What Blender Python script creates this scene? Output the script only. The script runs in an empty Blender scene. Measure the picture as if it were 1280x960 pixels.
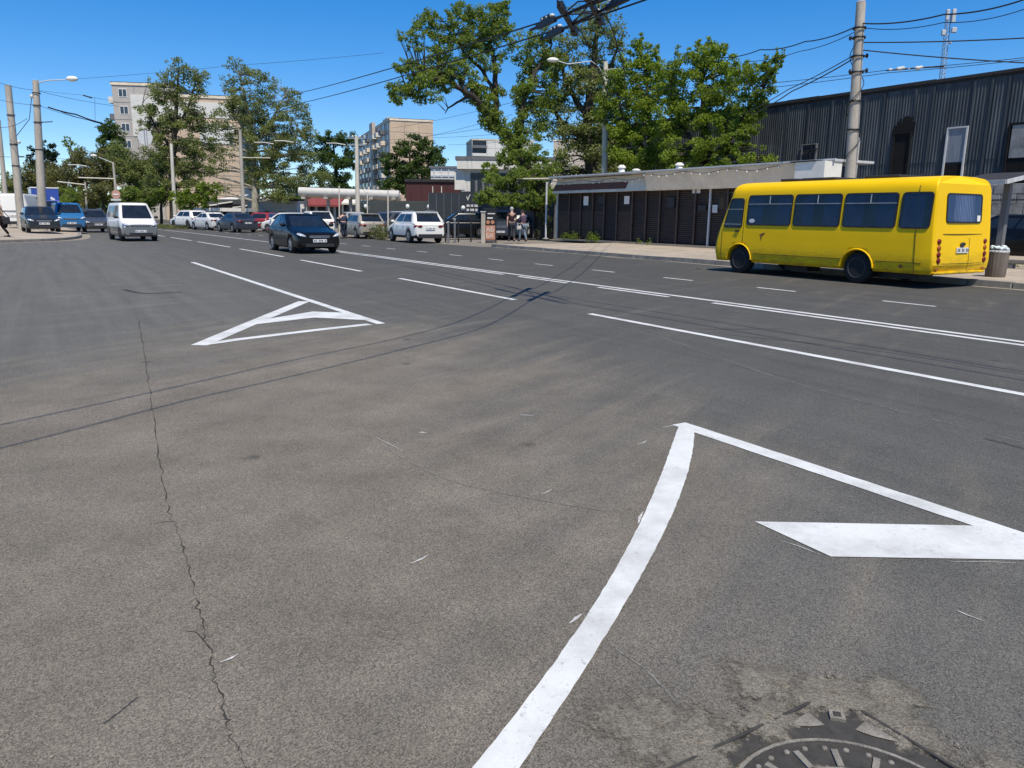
import bpy, math, random
import numpy as np
from mathutils import Vector, Matrix

random.seed(7)
RNG = np.random.default_rng(7)
PI = math.pi
SC = bpy.context.scene
COL = SC.collection
rad = math.radians

# ------------------------------------------------------------------ camera model and road axes
F, PITCH, ROLL, CAM_H = 962.0, rad(12.37), rad(0.6), 1.5

def ray(px, py):
    x, y = px-640, py-480
    c, s = math.cos(ROLL), math.sin(ROLL)
    xr, yr = x*c+y*s, -x*s+y*c
    return (xr, F*math.cos(PITCH)-yr*math.sin(PITCH), -(F*math.sin(PITCH)+yr*math.cos(PITCH)))

def gnd(px, py, z=0.0):
    x, y, d = ray(px, py)
    s = (z-CAM_H)/d
    return Vector((x*s, y*s, z))

def at(px, py, Y):
    x, y, d = ray(px, py)
    s = Y/y
    return Vector((x*s, Y, CAM_H+d*s))

AZ = math.atan2(-601.245, 984.914)
U = Vector((math.sin(AZ), math.cos(AZ), 0))
V = Vector((math.cos(AZ), -math.sin(AZ), 0))
RZ = math.atan2(U.y, U.x)

def RU(u, v, z=0.0):
    return U*u + V*v + Vector((0, 0, z))

def uv(p):
    return p.x*U.x+p.y*U.y, p.x*V.x+p.y*V.y

def pl(px, py, v0):
    x, y, d = ray(px, py)
    k = x*V.x+y*V.y
    s = v0/k
    return x*s*U.x+y*s*U.y, CAM_H+d*s

SUN_AZ, SUN_EL = rad(165), rad(61)
SUN = Vector((math.sin(SUN_AZ)*math.cos(SUN_EL), math.cos(SUN_AZ)*math.cos(SUN_EL), math.sin(SUN_EL)))

# ------------------------------------------------------------------ materials
def new_mat(name):
    m = bpy.data.materials.new(name)
    m.use_nodes = True
    nt = m.node_tree
    return m, nt, nt.nodes['Principled BSDF'], nt.nodes['Material Output']

def N(nt, kind, **kw):
    n = nt.nodes.new(kind)
    for k, v in kw.items():
        if k.startswith('i_'):
            key = k[2:].replace('_', ' ')
            n.inputs[key].default_value = v
        else:
            setattr(n, k, v)
    return n

def rgb(c):
    return (c[0], c[1], c[2], 1)

def ramp(nt, fac, stops, interp='LINEAR'):
    r = nt.nodes.new('ShaderNodeValToRGB')
    r.color_ramp.interpolation = interp
    el = r.color_ramp.elements
    while len(el) > 1:
        el.remove(el[-1])
    for i, (p, c) in enumerate(stops):
        e = el[0] if i == 0 else el.new(p)
        e.position = p
        e.color = rgb(c) if len(c) == 3 else c
    nt.links.new(fac, r.inputs[0])
    return r.outputs[0]

def mix(nt, fac, a, b, mode='MIX'):
    m = nt.nodes.new('ShaderNodeMix')
    m.data_type = 'RGBA'
    m.blend_type = mode
    for s, v in ((m.inputs[0], fac), (m.inputs[6], a), (m.inputs[7], b)):
        if hasattr(v, 'links'):
            nt.links.new(v, s)
        elif isinstance(v, (int, float)):
            s.default_value = v
        else:
            s.default_value = rgb(v)
    return m.outputs[2]

def math_(nt, op, a, b=0.0, clamp=False):
    m = nt.nodes.new('ShaderNodeMath')
    m.operation = op
    m.use_clamp = clamp
    for s, v in ((m.inputs[0], a), (m.inputs[1], b)):
        if hasattr(v, 'links'):
            nt.links.new(v, s)
        else:
            s.default_value = v
    return m.outputs[0]

def coords(nt, scale=(1, 1, 1), rot=(0, 0, 0), loc=(0, 0, 0), kind='Object'):
    tc = nt.nodes.new('ShaderNodeTexCoord')
    mp = nt.nodes.new('ShaderNodeMapping')
    if any(rot):          # rotate first, then stretch
        mp.vector_type = 'TEXTURE'
        scale = tuple(1/x for x in scale)
    mp.inputs['Scale'].default_value = scale
    mp.inputs['Rotation'].default_value = rot
    mp.inputs['Location'].default_value = loc
    nt.links.new(tc.outputs[kind], mp.inputs[0])
    return mp.outputs[0]

def noise(nt, vec, scale, detail=4, rough=0.6, dist=0.0):
    n = N(nt, 'ShaderNodeTexNoise', i_Scale=scale, i_Detail=detail, i_Roughness=rough, i_Distortion=dist)
    nt.links.new(vec, n.inputs['Vector'])
    return n.outputs['Fac']

def bump(nt, b, h, strength, dist=0.02):
    n = N(nt, 'ShaderNodeBump', i_Strength=strength, i_Distance=dist)
    nt.links.new(h, n.inputs['Height'])
    nt.links.new(n.outputs[0], b.inputs['Normal'])

def M(name, c, rough=0.7, metal=0.0, var=0.18, scale=3.0, spec=0.4, bmp=0.0, stretch=(1, 1, 1), coat=0.0, fine=0.0):
    """a surface with blotchy colour variation, so nothing renders as one flat tone"""
    m, nt, b, o = new_mat(name)
    v = coords(nt, stretch)
    n = noise(nt, v, scale, 6, 0.65)
    lo = tuple(x*(1-var) for x in c)
    hi = tuple(min(1, x*(1+var)) for x in c)
    col = ramp(nt, n, [(0.3, lo), (0.7, hi)])
    if fine:
        n2 = noise(nt, v, scale*14, 3, 0.7)
        col = mix(nt, 1.0, col, ramp(nt, n2, [(0.3, (1-fine,)*3), (0.7, (1+fine,)*3)]), 'MULTIPLY')
    nt.links.new(col, b.inputs['Base Color'])
    b.inputs['Roughness'].default_value = rough
    b.inputs['Metallic'].default_value = metal
    b.inputs['Specular IOR Level'].default_value = spec
    b.inputs['Coat Weight'].default_value = coat
    b.inputs['Coat Roughness'].default_value = 0.05
    if bmp:
        bump(nt, b, noise(nt, v, scale*8, 4, 0.7), bmp)
    return m

def paint(name, c, rough=0.32, coat=0.45, metal=0.0, dust=0.30, spec=0.5):
    m, nt, b, o = new_mat(name)
    v = coords(nt)
    n = noise(nt, v, 2.0, 6, 0.7)
    # road dust gathers low on the body
    tc = nt.nodes.new('ShaderNodeTexCoord')
    sp = nt.nodes.new('ShaderNodeSeparateXYZ')
    nt.links.new(tc.outputs['Object'], sp.inputs[0])
    low = math_(nt, 'MULTIPLY', math_(nt, 'SUBTRACT', 0.75, sp.outputs[2], True), n, True)
    col = mix(nt, math_(nt, 'MULTIPLY', low, dust, True), c, (0.17, 0.14, 0.10))
    b.inputs['Specular IOR Level'].default_value = spec
    nt.links.new(col, b.inputs['Base Color'])
    nt.links.new(math_(nt, 'ADD', math_(nt, 'MULTIPLY', n, 0.22), rough-0.1), b.inputs['Roughness'])
    b.inputs['Metallic'].default_value = metal
    b.inputs['Coat Weight'].default_value = coat
    b.inputs['Coat Roughness'].default_value = 0.06
    return m

def bus_paint():
    m, nt, b, o = new_mat('bus_yellow')
    v = coords(nt)
    n = noise(nt, v, 1.6, 6, 0.65)
    n2 = noise(nt, coords(nt, (1.2, 1.2, 5)), 3.5, 5, 0.7)
    tc = nt.nodes.new('ShaderNodeTexCoord')
    sp = nt.nodes.new('ShaderNodeSeparateXYZ')
    nt.links.new(tc.outputs['Object'], sp.inputs[0])
    base = ramp(nt, n, [(0.25, (0.88, 0.53, 0.001)), (0.75, (0.96, 0.585, 0.001))])
    low = math_(nt, 'MULTIPLY', math_(nt, 'SUBTRACT', 0.85, sp.outputs[2], True), math_(nt, 'SUBTRACT', n2, 0.32, True), True)
    col = mix(nt, math_(nt, 'MULTIPLY', low, 4.5, True), base, (0.22, 0.15, 0.03))
    rust = ramp(nt, noise(nt, v, 5.5, 5, 0.7), [(0.72, (0, 0, 0)), (0.76, (1, 1, 1))])
    col = mix(nt, math_(nt, 'MULTIPLY', math_(nt, 'MULTIPLY', rust, math_(nt, 'SUBTRACT', 1.15, sp.outputs[2], True)), 0.8), col, (0.28, 0.11, 0.02))
    nt.links.new(col, b.inputs['Base Color'])
    nt.links.new(math_(nt, 'ADD', math_(nt, 'MULTIPLY', n2, 0.2), 0.34), b.inputs['Roughness'])
    b.inputs['Coat Weight'].default_value = 0.0
    b.inputs['Specular IOR Level'].default_value = 0.22
    return m

def asphalt(name, near=True):
    m, nt, b, o = new_mat(name)
    v = coords(nt)
    big = noise(nt, v, 0.22, 5, 0.6, 0.4)
    mid = noise(nt, v, 1.7, 6, 0.65)
    # tyre tracks turning from the lower left to the right
    st = noise(nt, coords(nt, (0.22, 1.5, 1), (0, 0, rad(58))), 1.5, 5, 0.62, 0.5)
    st2 = noise(nt, coords(nt, (0.10, 2.4, 1), (0, 0, RZ)), 1.6, 5, 0.6, 0.15)
    grain = N(nt, 'ShaderNodeTexVoronoi', i_Scale=215.0)
    nt.links.new(v, grain.inputs['Vector'])
    fine = noise(nt, v, 420, 3, 0.8)
    grain2 = N(nt, 'ShaderNodeTexVoronoi', i_Scale=60.0)
    nt.links.new(v, grain2.inputs['Vector'])
    # dusty worn zone of the junction near the kerb corner
    mp = coords(nt, (1/4.6, 1/9.5, 1), (0, 0, rad(0)), (0.46, -0.36, 0))
    g = N(nt, 'ShaderNodeTexGradient', gradient_type='SPHERICAL')
    nt.links.new(mp, g.inputs[0])
    dust = math_(nt, 'ADD', math_(nt, 'MULTIPLY', g.outputs['Fac'], 1.5), math_(nt, 'MULTIPLY', math_(nt, 'SUBTRACT', st, 0.5), 1.5))
    dust = math_(nt, 'ADD', dust, math_(nt, 'MULTIPLY', math_(nt, 'SUBTRACT', big, 0.5), 0.6))
    dustf = ramp(nt, dust, [(0.12, (0, 0, 0)), (0.85, (1, 1, 1))])
    grey = ramp(nt, st2, [(0.3, (0.098, 0.095, 0.086)), (0.7, (0.131, 0.127, 0.115))])
    brown = ramp(nt, mid, [(0.3, (0.156, 0.137, 0.108)), (0.7, (0.206, 0.181, 0.146))])
    xyz = nt.nodes.new('ShaderNodeSeparateXYZ')
    nt.links.new(v, xyz.inputs[0])
    lat = math_(nt, 'ADD', math_(nt, 'MULTIPLY', xyz.outputs[0], V.x), math_(nt, 'MULTIPLY', xyz.outputs[1], V.y))
    lat = math_(nt, 'ADD', lat, math_(nt, 'MULTIPLY', math_(nt, 'SUBTRACT', st2, 0.5), 3.0))
    # the lanes on the far side were resurfaced later and are darker than the junction
    lanes = ramp(nt, math_(nt, 'MULTIPLY', lat, 0.05), [(0.10, (1.12, 1.12, 1.11)), (0.30, (0.84, 0.84, 0.85)), (0.75, (0.70, 0.70, 0.71))])
    grey = mix(nt, 1.0, grey, lanes, 'MULTIPLY')
    col = mix(nt, dustf, grey, brown)
    tan = ramp(nt, noise(nt, coords(nt, (0.4, 1.5, 1), (0, 0, rad(50)), (3.1, 1.7, 0)), 0.5, 5, 0.6), [(0.60, (0, 0, 0)), (0.75, (0.38, 0.38, 0.38))])
    col = mix(nt, tan, col, (0.185, 0.165, 0.130))
    col = mix(nt, 1.0, col, ramp(nt, mid, [(0.25, (0.93, 0.93, 0.93)), (0.75, (1.07, 1.07, 1.07))]), 'MULTIPLY')
    col = mix(nt, 1.0, col, ramp(nt, st, [(0.3, (0.94, 0.94, 0.95)), (0.7, (1.07, 1.07, 1.06))]), 'MULTIPLY')
    col = mix(nt, 1.0, col, ramp(nt, grain.outputs['Color'], [(0.06, (0.45, 0.45, 0.45)), (0.5, (0.98, 0.98, 0.98)), (0.94, (1.62, 1.60, 1.55))]), 'MULTIPLY')
    col = mix(nt, 1.0, col, ramp(nt, fine, [(0.3, (0.72, 0.72, 0.72)), (0.7, (1.28, 1.28, 1.28))]), 'MULTIPLY')
    # a few pale stones and dark bitumen spots
    sp = ramp(nt, grain2.outputs['Color'], [(0.905, (0, 0, 0)), (0.93, (1, 1, 1))])
    near_c = ramp(nt, grain2.outputs['Distance'], [(0.16, (1, 1, 1)), (0.28, (0, 0, 0))])
    col = mix(nt, math_(nt, 'MULTIPLY', math_(nt, 'MULTIPLY', sp, near_c), 0.65), col, (0.34, 0.32, 0.29))
    pit = ramp(nt, grain2.outputs['Color'], [(0.07, (1, 1, 1)), (0.09, (0, 0, 0))])
    col = mix(nt, math_(nt, 'MULTIPLY', math_(nt, 'MULTIPLY', pit, near_c), 0.8), col, (0.045, 0.042, 0.038))
    drips = N(nt, 'ShaderNodeTexVoronoi', i_Scale=1.1)
    nt.links.new(coords(nt, (1, 1, 1), (0, 0, 0), (2.3, 0.7, 0)), drips.inputs['Vector'])
    dd = math_(nt, 'ADD', drips.outputs['Distance'], math_(nt, 'MULTIPLY', math_(nt, 'SUBTRACT', noise(nt, v, 14, 5, 0.75), 0.5), 0.16))
    drip = ramp(nt, dd, [(0.035, (1, 1, 1)), (0.075, (0, 0, 0))])
    col = mix(nt, math_(nt, 'MULTIPLY', drip, 0.55), col, (0.045, 0.042, 0.038))
    stain = ramp(nt, noise(nt, coords(nt, (1, 1, 1), (0, 0, 0), (7, 3, 0)), 0.9, 6, 0.7), [(0.66, (0, 0, 0)), (0.78, (1, 1, 1))])
    col = mix(nt, math_(nt, 'MULTIPLY', stain, 0.35), col, (0.05, 0.05, 0.052))
    nt.links.new(col, b.inputs['Base Color'])
    b.inputs['Roughness'].default_value = 0.86
    b.inputs['Specular IOR Level'].default_value = 0.25
    bump(nt, b, math_(nt, 'ADD', math_(nt, 'MULTIPLY', grain.outputs['Distance'], 0.9), fine), 0.55, 0.004)
    return m

def line_paint():
    m, nt, b, o = new_mat('road_paint')
    v = coords(nt)
    n = noise(nt, v, 34, 4, 0.8)
    n2 = noise(nt, coords(nt, (0.7, 3, 1), (0, 0, RZ)), 2.2, 4, 0.6)
    worn = ramp(nt, math_(nt, 'ADD', math_(nt, 'MULTIPLY', n, 0.7), math_(nt, 'MULTIPLY', n2, 0.3)), [(0.33, (1, 1, 1)), (0.43, (0, 0, 0))])
    n3 = noise(nt, coords(nt, (1, 1, 1), (0, 0, 0.4)), 2.4, 5, 0.65)
    base = ramp(nt, n3, [(0.34, (0.53, 0.53, 0.505)), (0.58, (0.71, 0.715, 0.69))])
    fine = noise(nt, v, 130, 3, 0.8)
    base = mix(nt, 1.0, base, ramp(nt, fine, [(0.3, (0.90, 0.90, 0.90)), (0.6, (1.0, 1.0, 1.0))]), 'MULTIPLY')
    col = mix(nt, math_(nt, 'MULTIPLY', worn, 0.75), base, (0.25, 0.24, 0.22))
    nt.links.new(col, b.inputs['Base Color'])
    b.inputs['Roughness'].default_value = 0.7
    b.inputs['Specular IOR Level'].default_value = 0.25
    bump(nt, b, fine, 0.3, 0.003)
    return m

def dirt_fade():
    m, nt, b, o = new_mat('packed_dirt')
    v = coords(nt)
    gr = N(nt, 'ShaderNodeTexVoronoi', i_Scale=190.0)
    nt.links.new(v, gr.inputs['Vector'])
    col = ramp(nt, noise(nt, v, 7, 6, 0.7), [(0.3, (0.120, 0.108, 0.086)), (0.7, (0.215, 0.192, 0.152))])
    col = mix(nt, 1.0, col, ramp(nt, gr.outputs['Color'], [(0.05, (0.5, 0.5, 0.5)), (0.5, (1, 1, 1)), (0.95, (1.5, 1.48, 1.42))]), 'MULTIPLY')
    nt.links.new(col, b.inputs['Base Color'])
    b.inputs['Roughness'].default_value = 0.95
    bump(nt, b, gr.outputs['Distance'], 0.6, 0.005)
    at_ = N(nt, 'ShaderNodeAttribute', attribute_name='cover')
    f = math_(nt, 'ADD', at_.outputs['Fac'], math_(nt, 'MULTIPLY', math_(nt, 'SUBTRACT', noise(nt, v, 38, 5, 0.8), 0.5), 1.1))
    f = ramp(nt, f, [(0.30, (0, 0, 0)), (0.55, (1, 1, 1))])
    tr = N(nt, 'ShaderNodeBsdfTransparent')
    ms = N(nt, 'ShaderNodeMixShader')
    nt.links.new(f, ms.inputs[0]); nt.links.new(tr.outputs[0], ms.inputs[1]); nt.links.new(b.outputs[0], ms.inputs[2])
    nt.links.new(ms.outputs[0], o.inputs[0])
    return m

def leaf_mat(name, c, c2, trans=0.55):
    m, nt, b, o = new_mat(name)
    g = nt.nodes.new('ShaderNodeNewGeometry')
    col = ramp(nt, g.outputs['Random Per Island'], [(0.0, c), (0.55, tuple((a+d)/2 for a, d in zip(c, c2))), (1.0, c2)])
    big = noise(nt, coords(nt), 0.55, 3, 0.5)
    col = mix(nt, 1.0, col, ramp(nt, big, [(0.3, (0.72, 0.75, 0.75)), (0.7, (1.25, 1.22, 1.1))]), 'MULTIPLY')
    nt.links.new(col, b.inputs['Base Color'])
    b.inputs['Roughness'].default_value = 0.5
    b.inputs['Specular IOR Level'].default_value = 0.35
    t = N(nt, 'ShaderNodeBsdfTranslucent')
    nt.links.new(mix(nt, 1.0, col, (1.3, 1.35, 0.7), 'MULTIPLY'), t.inputs[0])
    ms = N(nt, 'ShaderNodeMixShader')
    ms.inputs[0].default_value = trans
    nt.links.new(b.outputs[0], ms.inputs[1])
    nt.links.new(t.outputs[0], ms.inputs[2])
    nt.links.new(ms.outputs[0], o.inputs[0])
    return m

def glass(name, c, rough=0.06):
    m, nt, b, o = new_mat(name)
    n = noise(nt, coords(nt), 3.0, 4, 0.6)
    nt.links.new(ramp(nt, n, [(0.3, tuple(x*0.7 for x in c)), (0.7, tuple(x*1.4 for x in c))]), b.inputs['Base Color'])
    b.inputs['Roughness'].default_value = rough
    b.inputs['Specular IOR Level'].default_value = 0.6
    return m

def clear_glass():
    m, nt, b, o = new_mat('tinted_pane')
    tr = N(nt, 'ShaderNodeBsdfTransparent')
    tr.inputs[0].default_value = (0.42, 0.47, 0.55, 1)
    gl = N(nt, 'ShaderNodeBsdfGlossy', i_Roughness=0.04)
    gl.inputs[0].default_value = (0.9, 0.93, 1, 1)
    lw = N(nt, 'ShaderNodeLayerWeight', i_Blend=0.5)
    n = noise(nt, coords(nt), 4, 3, 0.6)
    f = math_(nt, 'ADD', math_(nt, 'MULTIPLY', math_(nt, 'POWER', lw.outputs['Facing'], 4.0), 0.5), math_(nt, 'ADD', math_(nt, 'MULTIPLY', n, 0.03), 0.03), True)
    ms = N(nt, 'ShaderNodeMixShader')
    nt.links.new(f, ms.inputs[0])
    nt.links.new(tr.outputs[0], ms.inputs[1])
    nt.links.new(gl.outputs[0], ms.inputs[2])
    nt.links.new(ms.outputs[0], o.inputs[0])
    return m

MT = {}
def build_materials():
    MT['asphalt'] = asphalt('asphalt')
    MT['paint'] = line_paint()
    MT['paint_old'] = M('worn_paint', (0.50, 0.49, 0.46), 0.9, var=0.4, scale=40)
    MT['scuff'] = M('pale_scuff', (0.165, 0.158, 0.142), 0.95, var=0.45, scale=30, fine=0.3)
    MT['skid_shadow'] = M('tyre_mark_shadow', (0.062, 0.061, 0.060), 0.9, var=0.3, scale=25, fine=0.3)
    MT['crack'] = M('crack_fill', (0.045, 0.041, 0.036), 0.9, var=0.4, scale=20)
    MT['pave'] = M('pavement_slabs', (0.40, 0.335, 0.255), 0.9, var=0.22, scale=0.8, fine=0.25, bmp=0.2)
    MT['dirt_fade'] = dirt_fade()
    MT['kerb'] = M('kerb_concrete', (0.24, 0.225, 0.20), 0.9, var=0.35, scale=2.5, fine=0.2, bmp=0.2)
    MT['dirt'] = M('dusty_lot', (0.22, 0.195, 0.16), 0.95, var=0.25, scale=0.3, fine=0.25)
    MT['ground'] = M('earth', (0.10, 0.095, 0.06), 0.95, var=0.3, scale=0.2, fine=0.3)
    MT['gravel'] = M('sandy_edge', (0.27, 0.24, 0.19), 0.95, var=0.3, scale=1.5, fine=0.3)
    MT['concrete'] = M('pole_concrete', (0.43, 0.385, 0.32), 0.9, var=0.25, scale=3, stretch=(1, 1, 0.25), fine=0.15)
    MT['pole_light'] = M('pole_whitewash', (0.62, 0.57, 0.47), 0.85, var=0.2, scale=3, stretch=(1, 1, 0.25))
    MT['steel'] = M('galvanised', (0.42, 0.43, 0.44), 0.45, 0.6, scale=6)
    MT['grey_paint'] = M('light_grey_paint', (0.55, 0.56, 0.56), 0.5, scale=6)
    MT['white_paint'] = M('white_paint', (0.80, 0.77, 0.69), 0.6, var=0.08, scale=2, fine=0.06)
    MT['black'] = M('black_metal', (0.018, 0.018, 0.02), 0.5, var=0.3, scale=5)
    MT['wire'] = M('cable_black', (0.02, 0.02, 0.024), 0.6, scale=5)
    MT['rubber'] = M('tyre_rubber', (0.018, 0.018, 0.019), 0.85, var=0.25, scale=9)
    MT['plastic'] = M('dark_plastic', (0.028, 0.028, 0.03), 0.6, var=0.2, scale=6)
    MT['rim'] = M('alloy', (0.5, 0.5, 0.52), 0.35, 0.7, var=0.15, scale=8)
    MT['steel_rim'] = M('steel_rim', (0.055, 0.055, 0.06), 0.6, 0.3, var=0.3, scale=8)
    MT['glass'] = glass('car_glass', (0.014, 0.018, 0.024))
    MT['glass_b'] = glass('window_glass', (0.05, 0.065, 0.085), 0.12)
    MT['pane'] = clear_glass()
    MT['lamp'] = M('headlamp_glass', (0.62, 0.64, 0.66), 0.12, 0.3, var=0.2, scale=12, spec=0.7)
    MT['red_lamp'] = M('tail_lamp_red', (0.17, 0.010, 0.010), 0.2, var=0.3, scale=10)
    MT['orange_lamp'] = M('indicator_orange', (0.36, 0.10, 0.01), 0.25, var=0.2, scale=10)
    MT['plate'] = M('number_plate', (0.70, 0.70, 0.68), 0.5, var=0.06, scale=30)
    MT['plate_ink'] = M('plate_ink', (0.10, 0.10, 0.12), 0.6)
    MT['bus'] = bus_paint()
    MT['curtain'] = M('blue_curtain', (0.020, 0.040, 0.125), 0.9, var=0.3, scale=5, stretch=(3, 3, 0.4))
    MT['curtain_pale'] = M('pale_blue_curtain', (0.13, 0.18, 0.31), 0.9, var=0.25, scale=5, stretch=(3, 3, 0.4))
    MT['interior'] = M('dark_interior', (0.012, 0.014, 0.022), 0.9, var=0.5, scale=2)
    MT['seam'] = M('seam_dark', (0.10, 0.065, 0.008), 0.7)
    MT['rust'] = M('rust', (0.21, 0.085, 0.03), 0.9, var=0.4, scale=9)
    MT['bark'] = M('bark', (0.055, 0.045, 0.034), 0.95, var=0.35, scale=3, stretch=(1, 1, 0.3), fine=0.25)
    MT['bark_pale'] = M('pale_bark', (0.30, 0.28, 0.22), 0.9, var=0.4, scale=1.5, fine=0.2)
    MT['leaf_fresh'] = leaf_mat('leaf_fresh', (0.125, 0.190, 0.022), (0.310, 0.380, 0.065))
    MT['leaf_mid'] = leaf_mat('leaf_mid', (0.118, 0.172, 0.034), (0.285, 0.355, 0.085))
    MT['leaf_olive'] = leaf_mat('leaf_olive', (0.130, 0.160, 0.058), (0.310, 0.340, 0.150))
    MT['leaf_scrub'] = leaf_mat('leaf_scrub', (0.115, 0.118, 0.048), (0.245, 0.230, 0.105))
    MT['leaf_dark'] = leaf_mat('leaf_dark', (0.050, 0.092, 0.026), (0.130, 0.185, 0.050))
    MT['leaf_poplar'] = leaf_mat('leaf_poplar', (0.018, 0.040, 0.020), (0.045, 0.075, 0.030))
    MT['leaf_grass'] = leaf_mat('grass_blades', (0.09, 0.11, 0.03), (0.20, 0.20, 0.075), 0.25)
    MT['tin'] = warehouse_tin()
    MT['soot_and_shade'] = M('soot_and_shade', (0.006, 0.006, 0.007), 0.95, var=0.5, scale=2)  # real soot, and also the shade inside openings painted black
    MT['blue_grey'] = M('blue_grey_sheet', (0.23, 0.25, 0.28), 0.7, var=0.25, scale=2, stretch=(5, 5, 0.4))
    MT['roller'] = M('brown_shutter', (0.020, 0.014, 0.012), 0.5, var=0.35, scale=1.5, stretch=(1, 1, 3))
    MT['shutter_low_lit'] = M('brown_shutter_low_lit', (0.055, 0.036, 0.026), 0.55, var=0.3, scale=2, stretch=(0.4, 0.4, 6))
    MT['cream'] = M('cream_fascia', (0.80, 0.68, 0.51), 0.8, var=0.14, scale=1.2, fine=0.08)
    MT['cream_old'] = M('weathered_cream', (0.79, 0.67, 0.51), 0.85, var=0.2, scale=1.0, fine=0.1)
    MT['sign_brown'] = M('brown_sign', (0.155, 0.065, 0.045), 0.7, var=0.15, scale=2)
    MT['bulb'] = M('white_bulb', (0.8, 0.79, 0.74), 0.3, var=0.05)
    MT['post_brown'] = M('brown_post', (0.11, 0.08, 0.065), 0.6, scale=4)
    MT['wall_beige'] = M('panel_wall_beige', (0.56, 0.48, 0.39), 0.9, var=0.12, scale=0.25, fine=0.1)
    MT['wall_grey'] = M('panel_wall_grey', (0.47, 0.43, 0.385), 0.9, var=0.12, scale=0.25, fine=0.1)
    MT['wall_peach'] = M('panel_wall_peach', (0.60, 0.45, 0.32), 0.9, var=0.13, scale=0.2, fine=0.12)
    MT['wall_white'] = M('rendered_white', (0.70, 0.675, 0.615), 0.85, var=0.08, scale=0.5, fine=0.06)
    MT['wall_maroon'] = M('maroon_siding', (0.075, 0.025, 0.024), 0.7, var=0.15, scale=1, stretch=(0.3, 0.3, 8))
    MT['wall_slate'] = M('slate_panel', (0.030, 0.037, 0.045), 0.6, var=0.15, scale=1)
    MT['wall_dim'] = M('grey_green_fence', (0.06, 0.07, 0.072), 0.8, var=0.15, scale=1)
    MT['parapet'] = M('grey_parapet', (0.15, 0.155, 0.165), 0.7, var=0.15, scale=2)
    MT['roof_dark'] = M('dark_roof', (0.035, 0.034, 0.034), 0.9, var=0.2, scale=1)
    MT['red_roof'] = M('red_awning', (0.22, 0.05, 0.05), 0.6, var=0.15, scale=2)
    MT['shade_win'] = M('dark_glazing', (0.02, 0.024, 0.028), 0.2, var=0.3, scale=0.6)
    MT['iron'] = M('cast_iron', (0.235, 0.215, 0.18), 0.9, 0.0, var=0.4, scale=18, fine=0.35, bmp=0.4)
    MT['iron_dark'] = M('iron_recess', (0.050, 0.046, 0.040), 0.85, var=0.3, scale=25, fine=0.3)
    MT['rubble'] = M('broken_mortar', (0.205, 0.185, 0.150), 0.95, var=0.35, scale=14, fine=0.35, bmp=0.5)
    MT['bin'] = M('bin_concrete', (0.15, 0.125, 0.105), 0.9, var=0.3, scale=6, stretch=(1, 1, 0.3))
    MT['bag'] = M('plastic_bag', (0.62, 0.68, 0.66), 0.35, var=0.1, scale=8)
    MT['block'] = M('concrete_block', (0.28, 0.28, 0.27), 0.95, var=0.4, scale=2.5, fine=0.25)
    MT['skin'] = M('skin', (0.50, 0.30, 0.22), 0.6, var=0.08, scale=9)
    MT['hair'] = M('dark_hair', (0.025, 0.018, 0.014), 0.7, scale=30)
    MT['cap'] = M('pale_cap', (0.5, 0.48, 0.45), 0.8, scale=9)
    MT['cloth_black'] = M('black_cloth', (0.016, 0.014, 0.016), 0.9, var=0.3, scale=5)
    MT['cloth_maroon'] = M('dark_maroon_cloth', (0.035, 0.014, 0.018), 0.9, var=0.3, scale=6)
    MT['cloth_grey'] = M('dark_grey_trousers', (0.035, 0.037, 0.043), 0.9, var=0.3, scale=5)
    MT['denim'] = M('pale_denim', (0.16, 0.21, 0.27), 0.9, var=0.25, scale=5)
    MT['cloth_navy'] = M('navy_cloth', (0.02, 0.024, 0.045), 0.9, var=0.3, scale=6)
    MT['cloth_beige'] = M('beige_jacket', (0.52, 0.37, 0.26), 0.9, var=0.12, scale=5)
    MT['cloth_violet'] = M('violet_patterned_cloth', (0.10, 0.07, 0.11), 0.9, var=0.6, scale=16)
    MT['bagcloth'] = M('black_bag', (0.02, 0.02, 0.024), 0.7)
    MT['orange'] = M('orange_board', (0.48, 0.22, 0.13), 0.7, var=0.1, scale=3)
    MT['insul'] = M('insulator_white', (0.62, 0.61, 0.56), 0.35, var=0.15, scale=20)
    MT['sign_back'] = M('sign_back', (0.60, 0.60, 0.59), 0.55, var=0.08, scale=3)
    MT['sign_red'] = M('sign_red', (0.56, 0.30, 0.22), 0.5, var=0.1, scale=5)
    MT['pipe'] = M('pipe_cladding', (0.55, 0.535, 0.49), 0.6, var=0.1, scale=3)

def warehouse_tin():
    m, nt, b, o = new_mat('dark_tin')
    v = coords(nt)
    sheet = N(nt, 'ShaderNodeTexVoronoi', i_Scale=1.0, feature='F1')
    nt.links.new(coords(nt, (0.62, 0.0, 0.13), (0, 0, 0), (3, 0, 1)), sheet.inputs['Vector'])
    n = noise(nt, coords(nt, (2.2, 2.2, 0.18)), 1.2, 6, 0.7)
    c = ramp(nt, n, [(0.28, (0.028, 0.035, 0.042)), (0.52, (0.060, 0.070, 0.079)), (0.75, (0.136, 0.149, 0.156))])
    c = mix(nt, 1.0, c, ramp(nt, sheet.outputs['Color'], [(0.1, (0.66, 0.68, 0.70)), (0.9, (1.28, 1.25, 1.2))]), 'MULTIPLY')
    streak = ramp(nt, noise(nt, coords(nt, (5, 5, 0.10)), 2.0, 5, 0.75), [(0.64, (0, 0, 0)), (0.75, (0.55, 0.55, 0.55))])
    c = mix(nt, streak, c, (0.20, 0.20, 0.19))
    nt.links.new(c, b.inputs['Base Color'])
    b.inputs['Roughness'].default_value = 0.62
    b.inputs['Metallic'].default_value = 0.15
    return m

build_materials()

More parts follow.
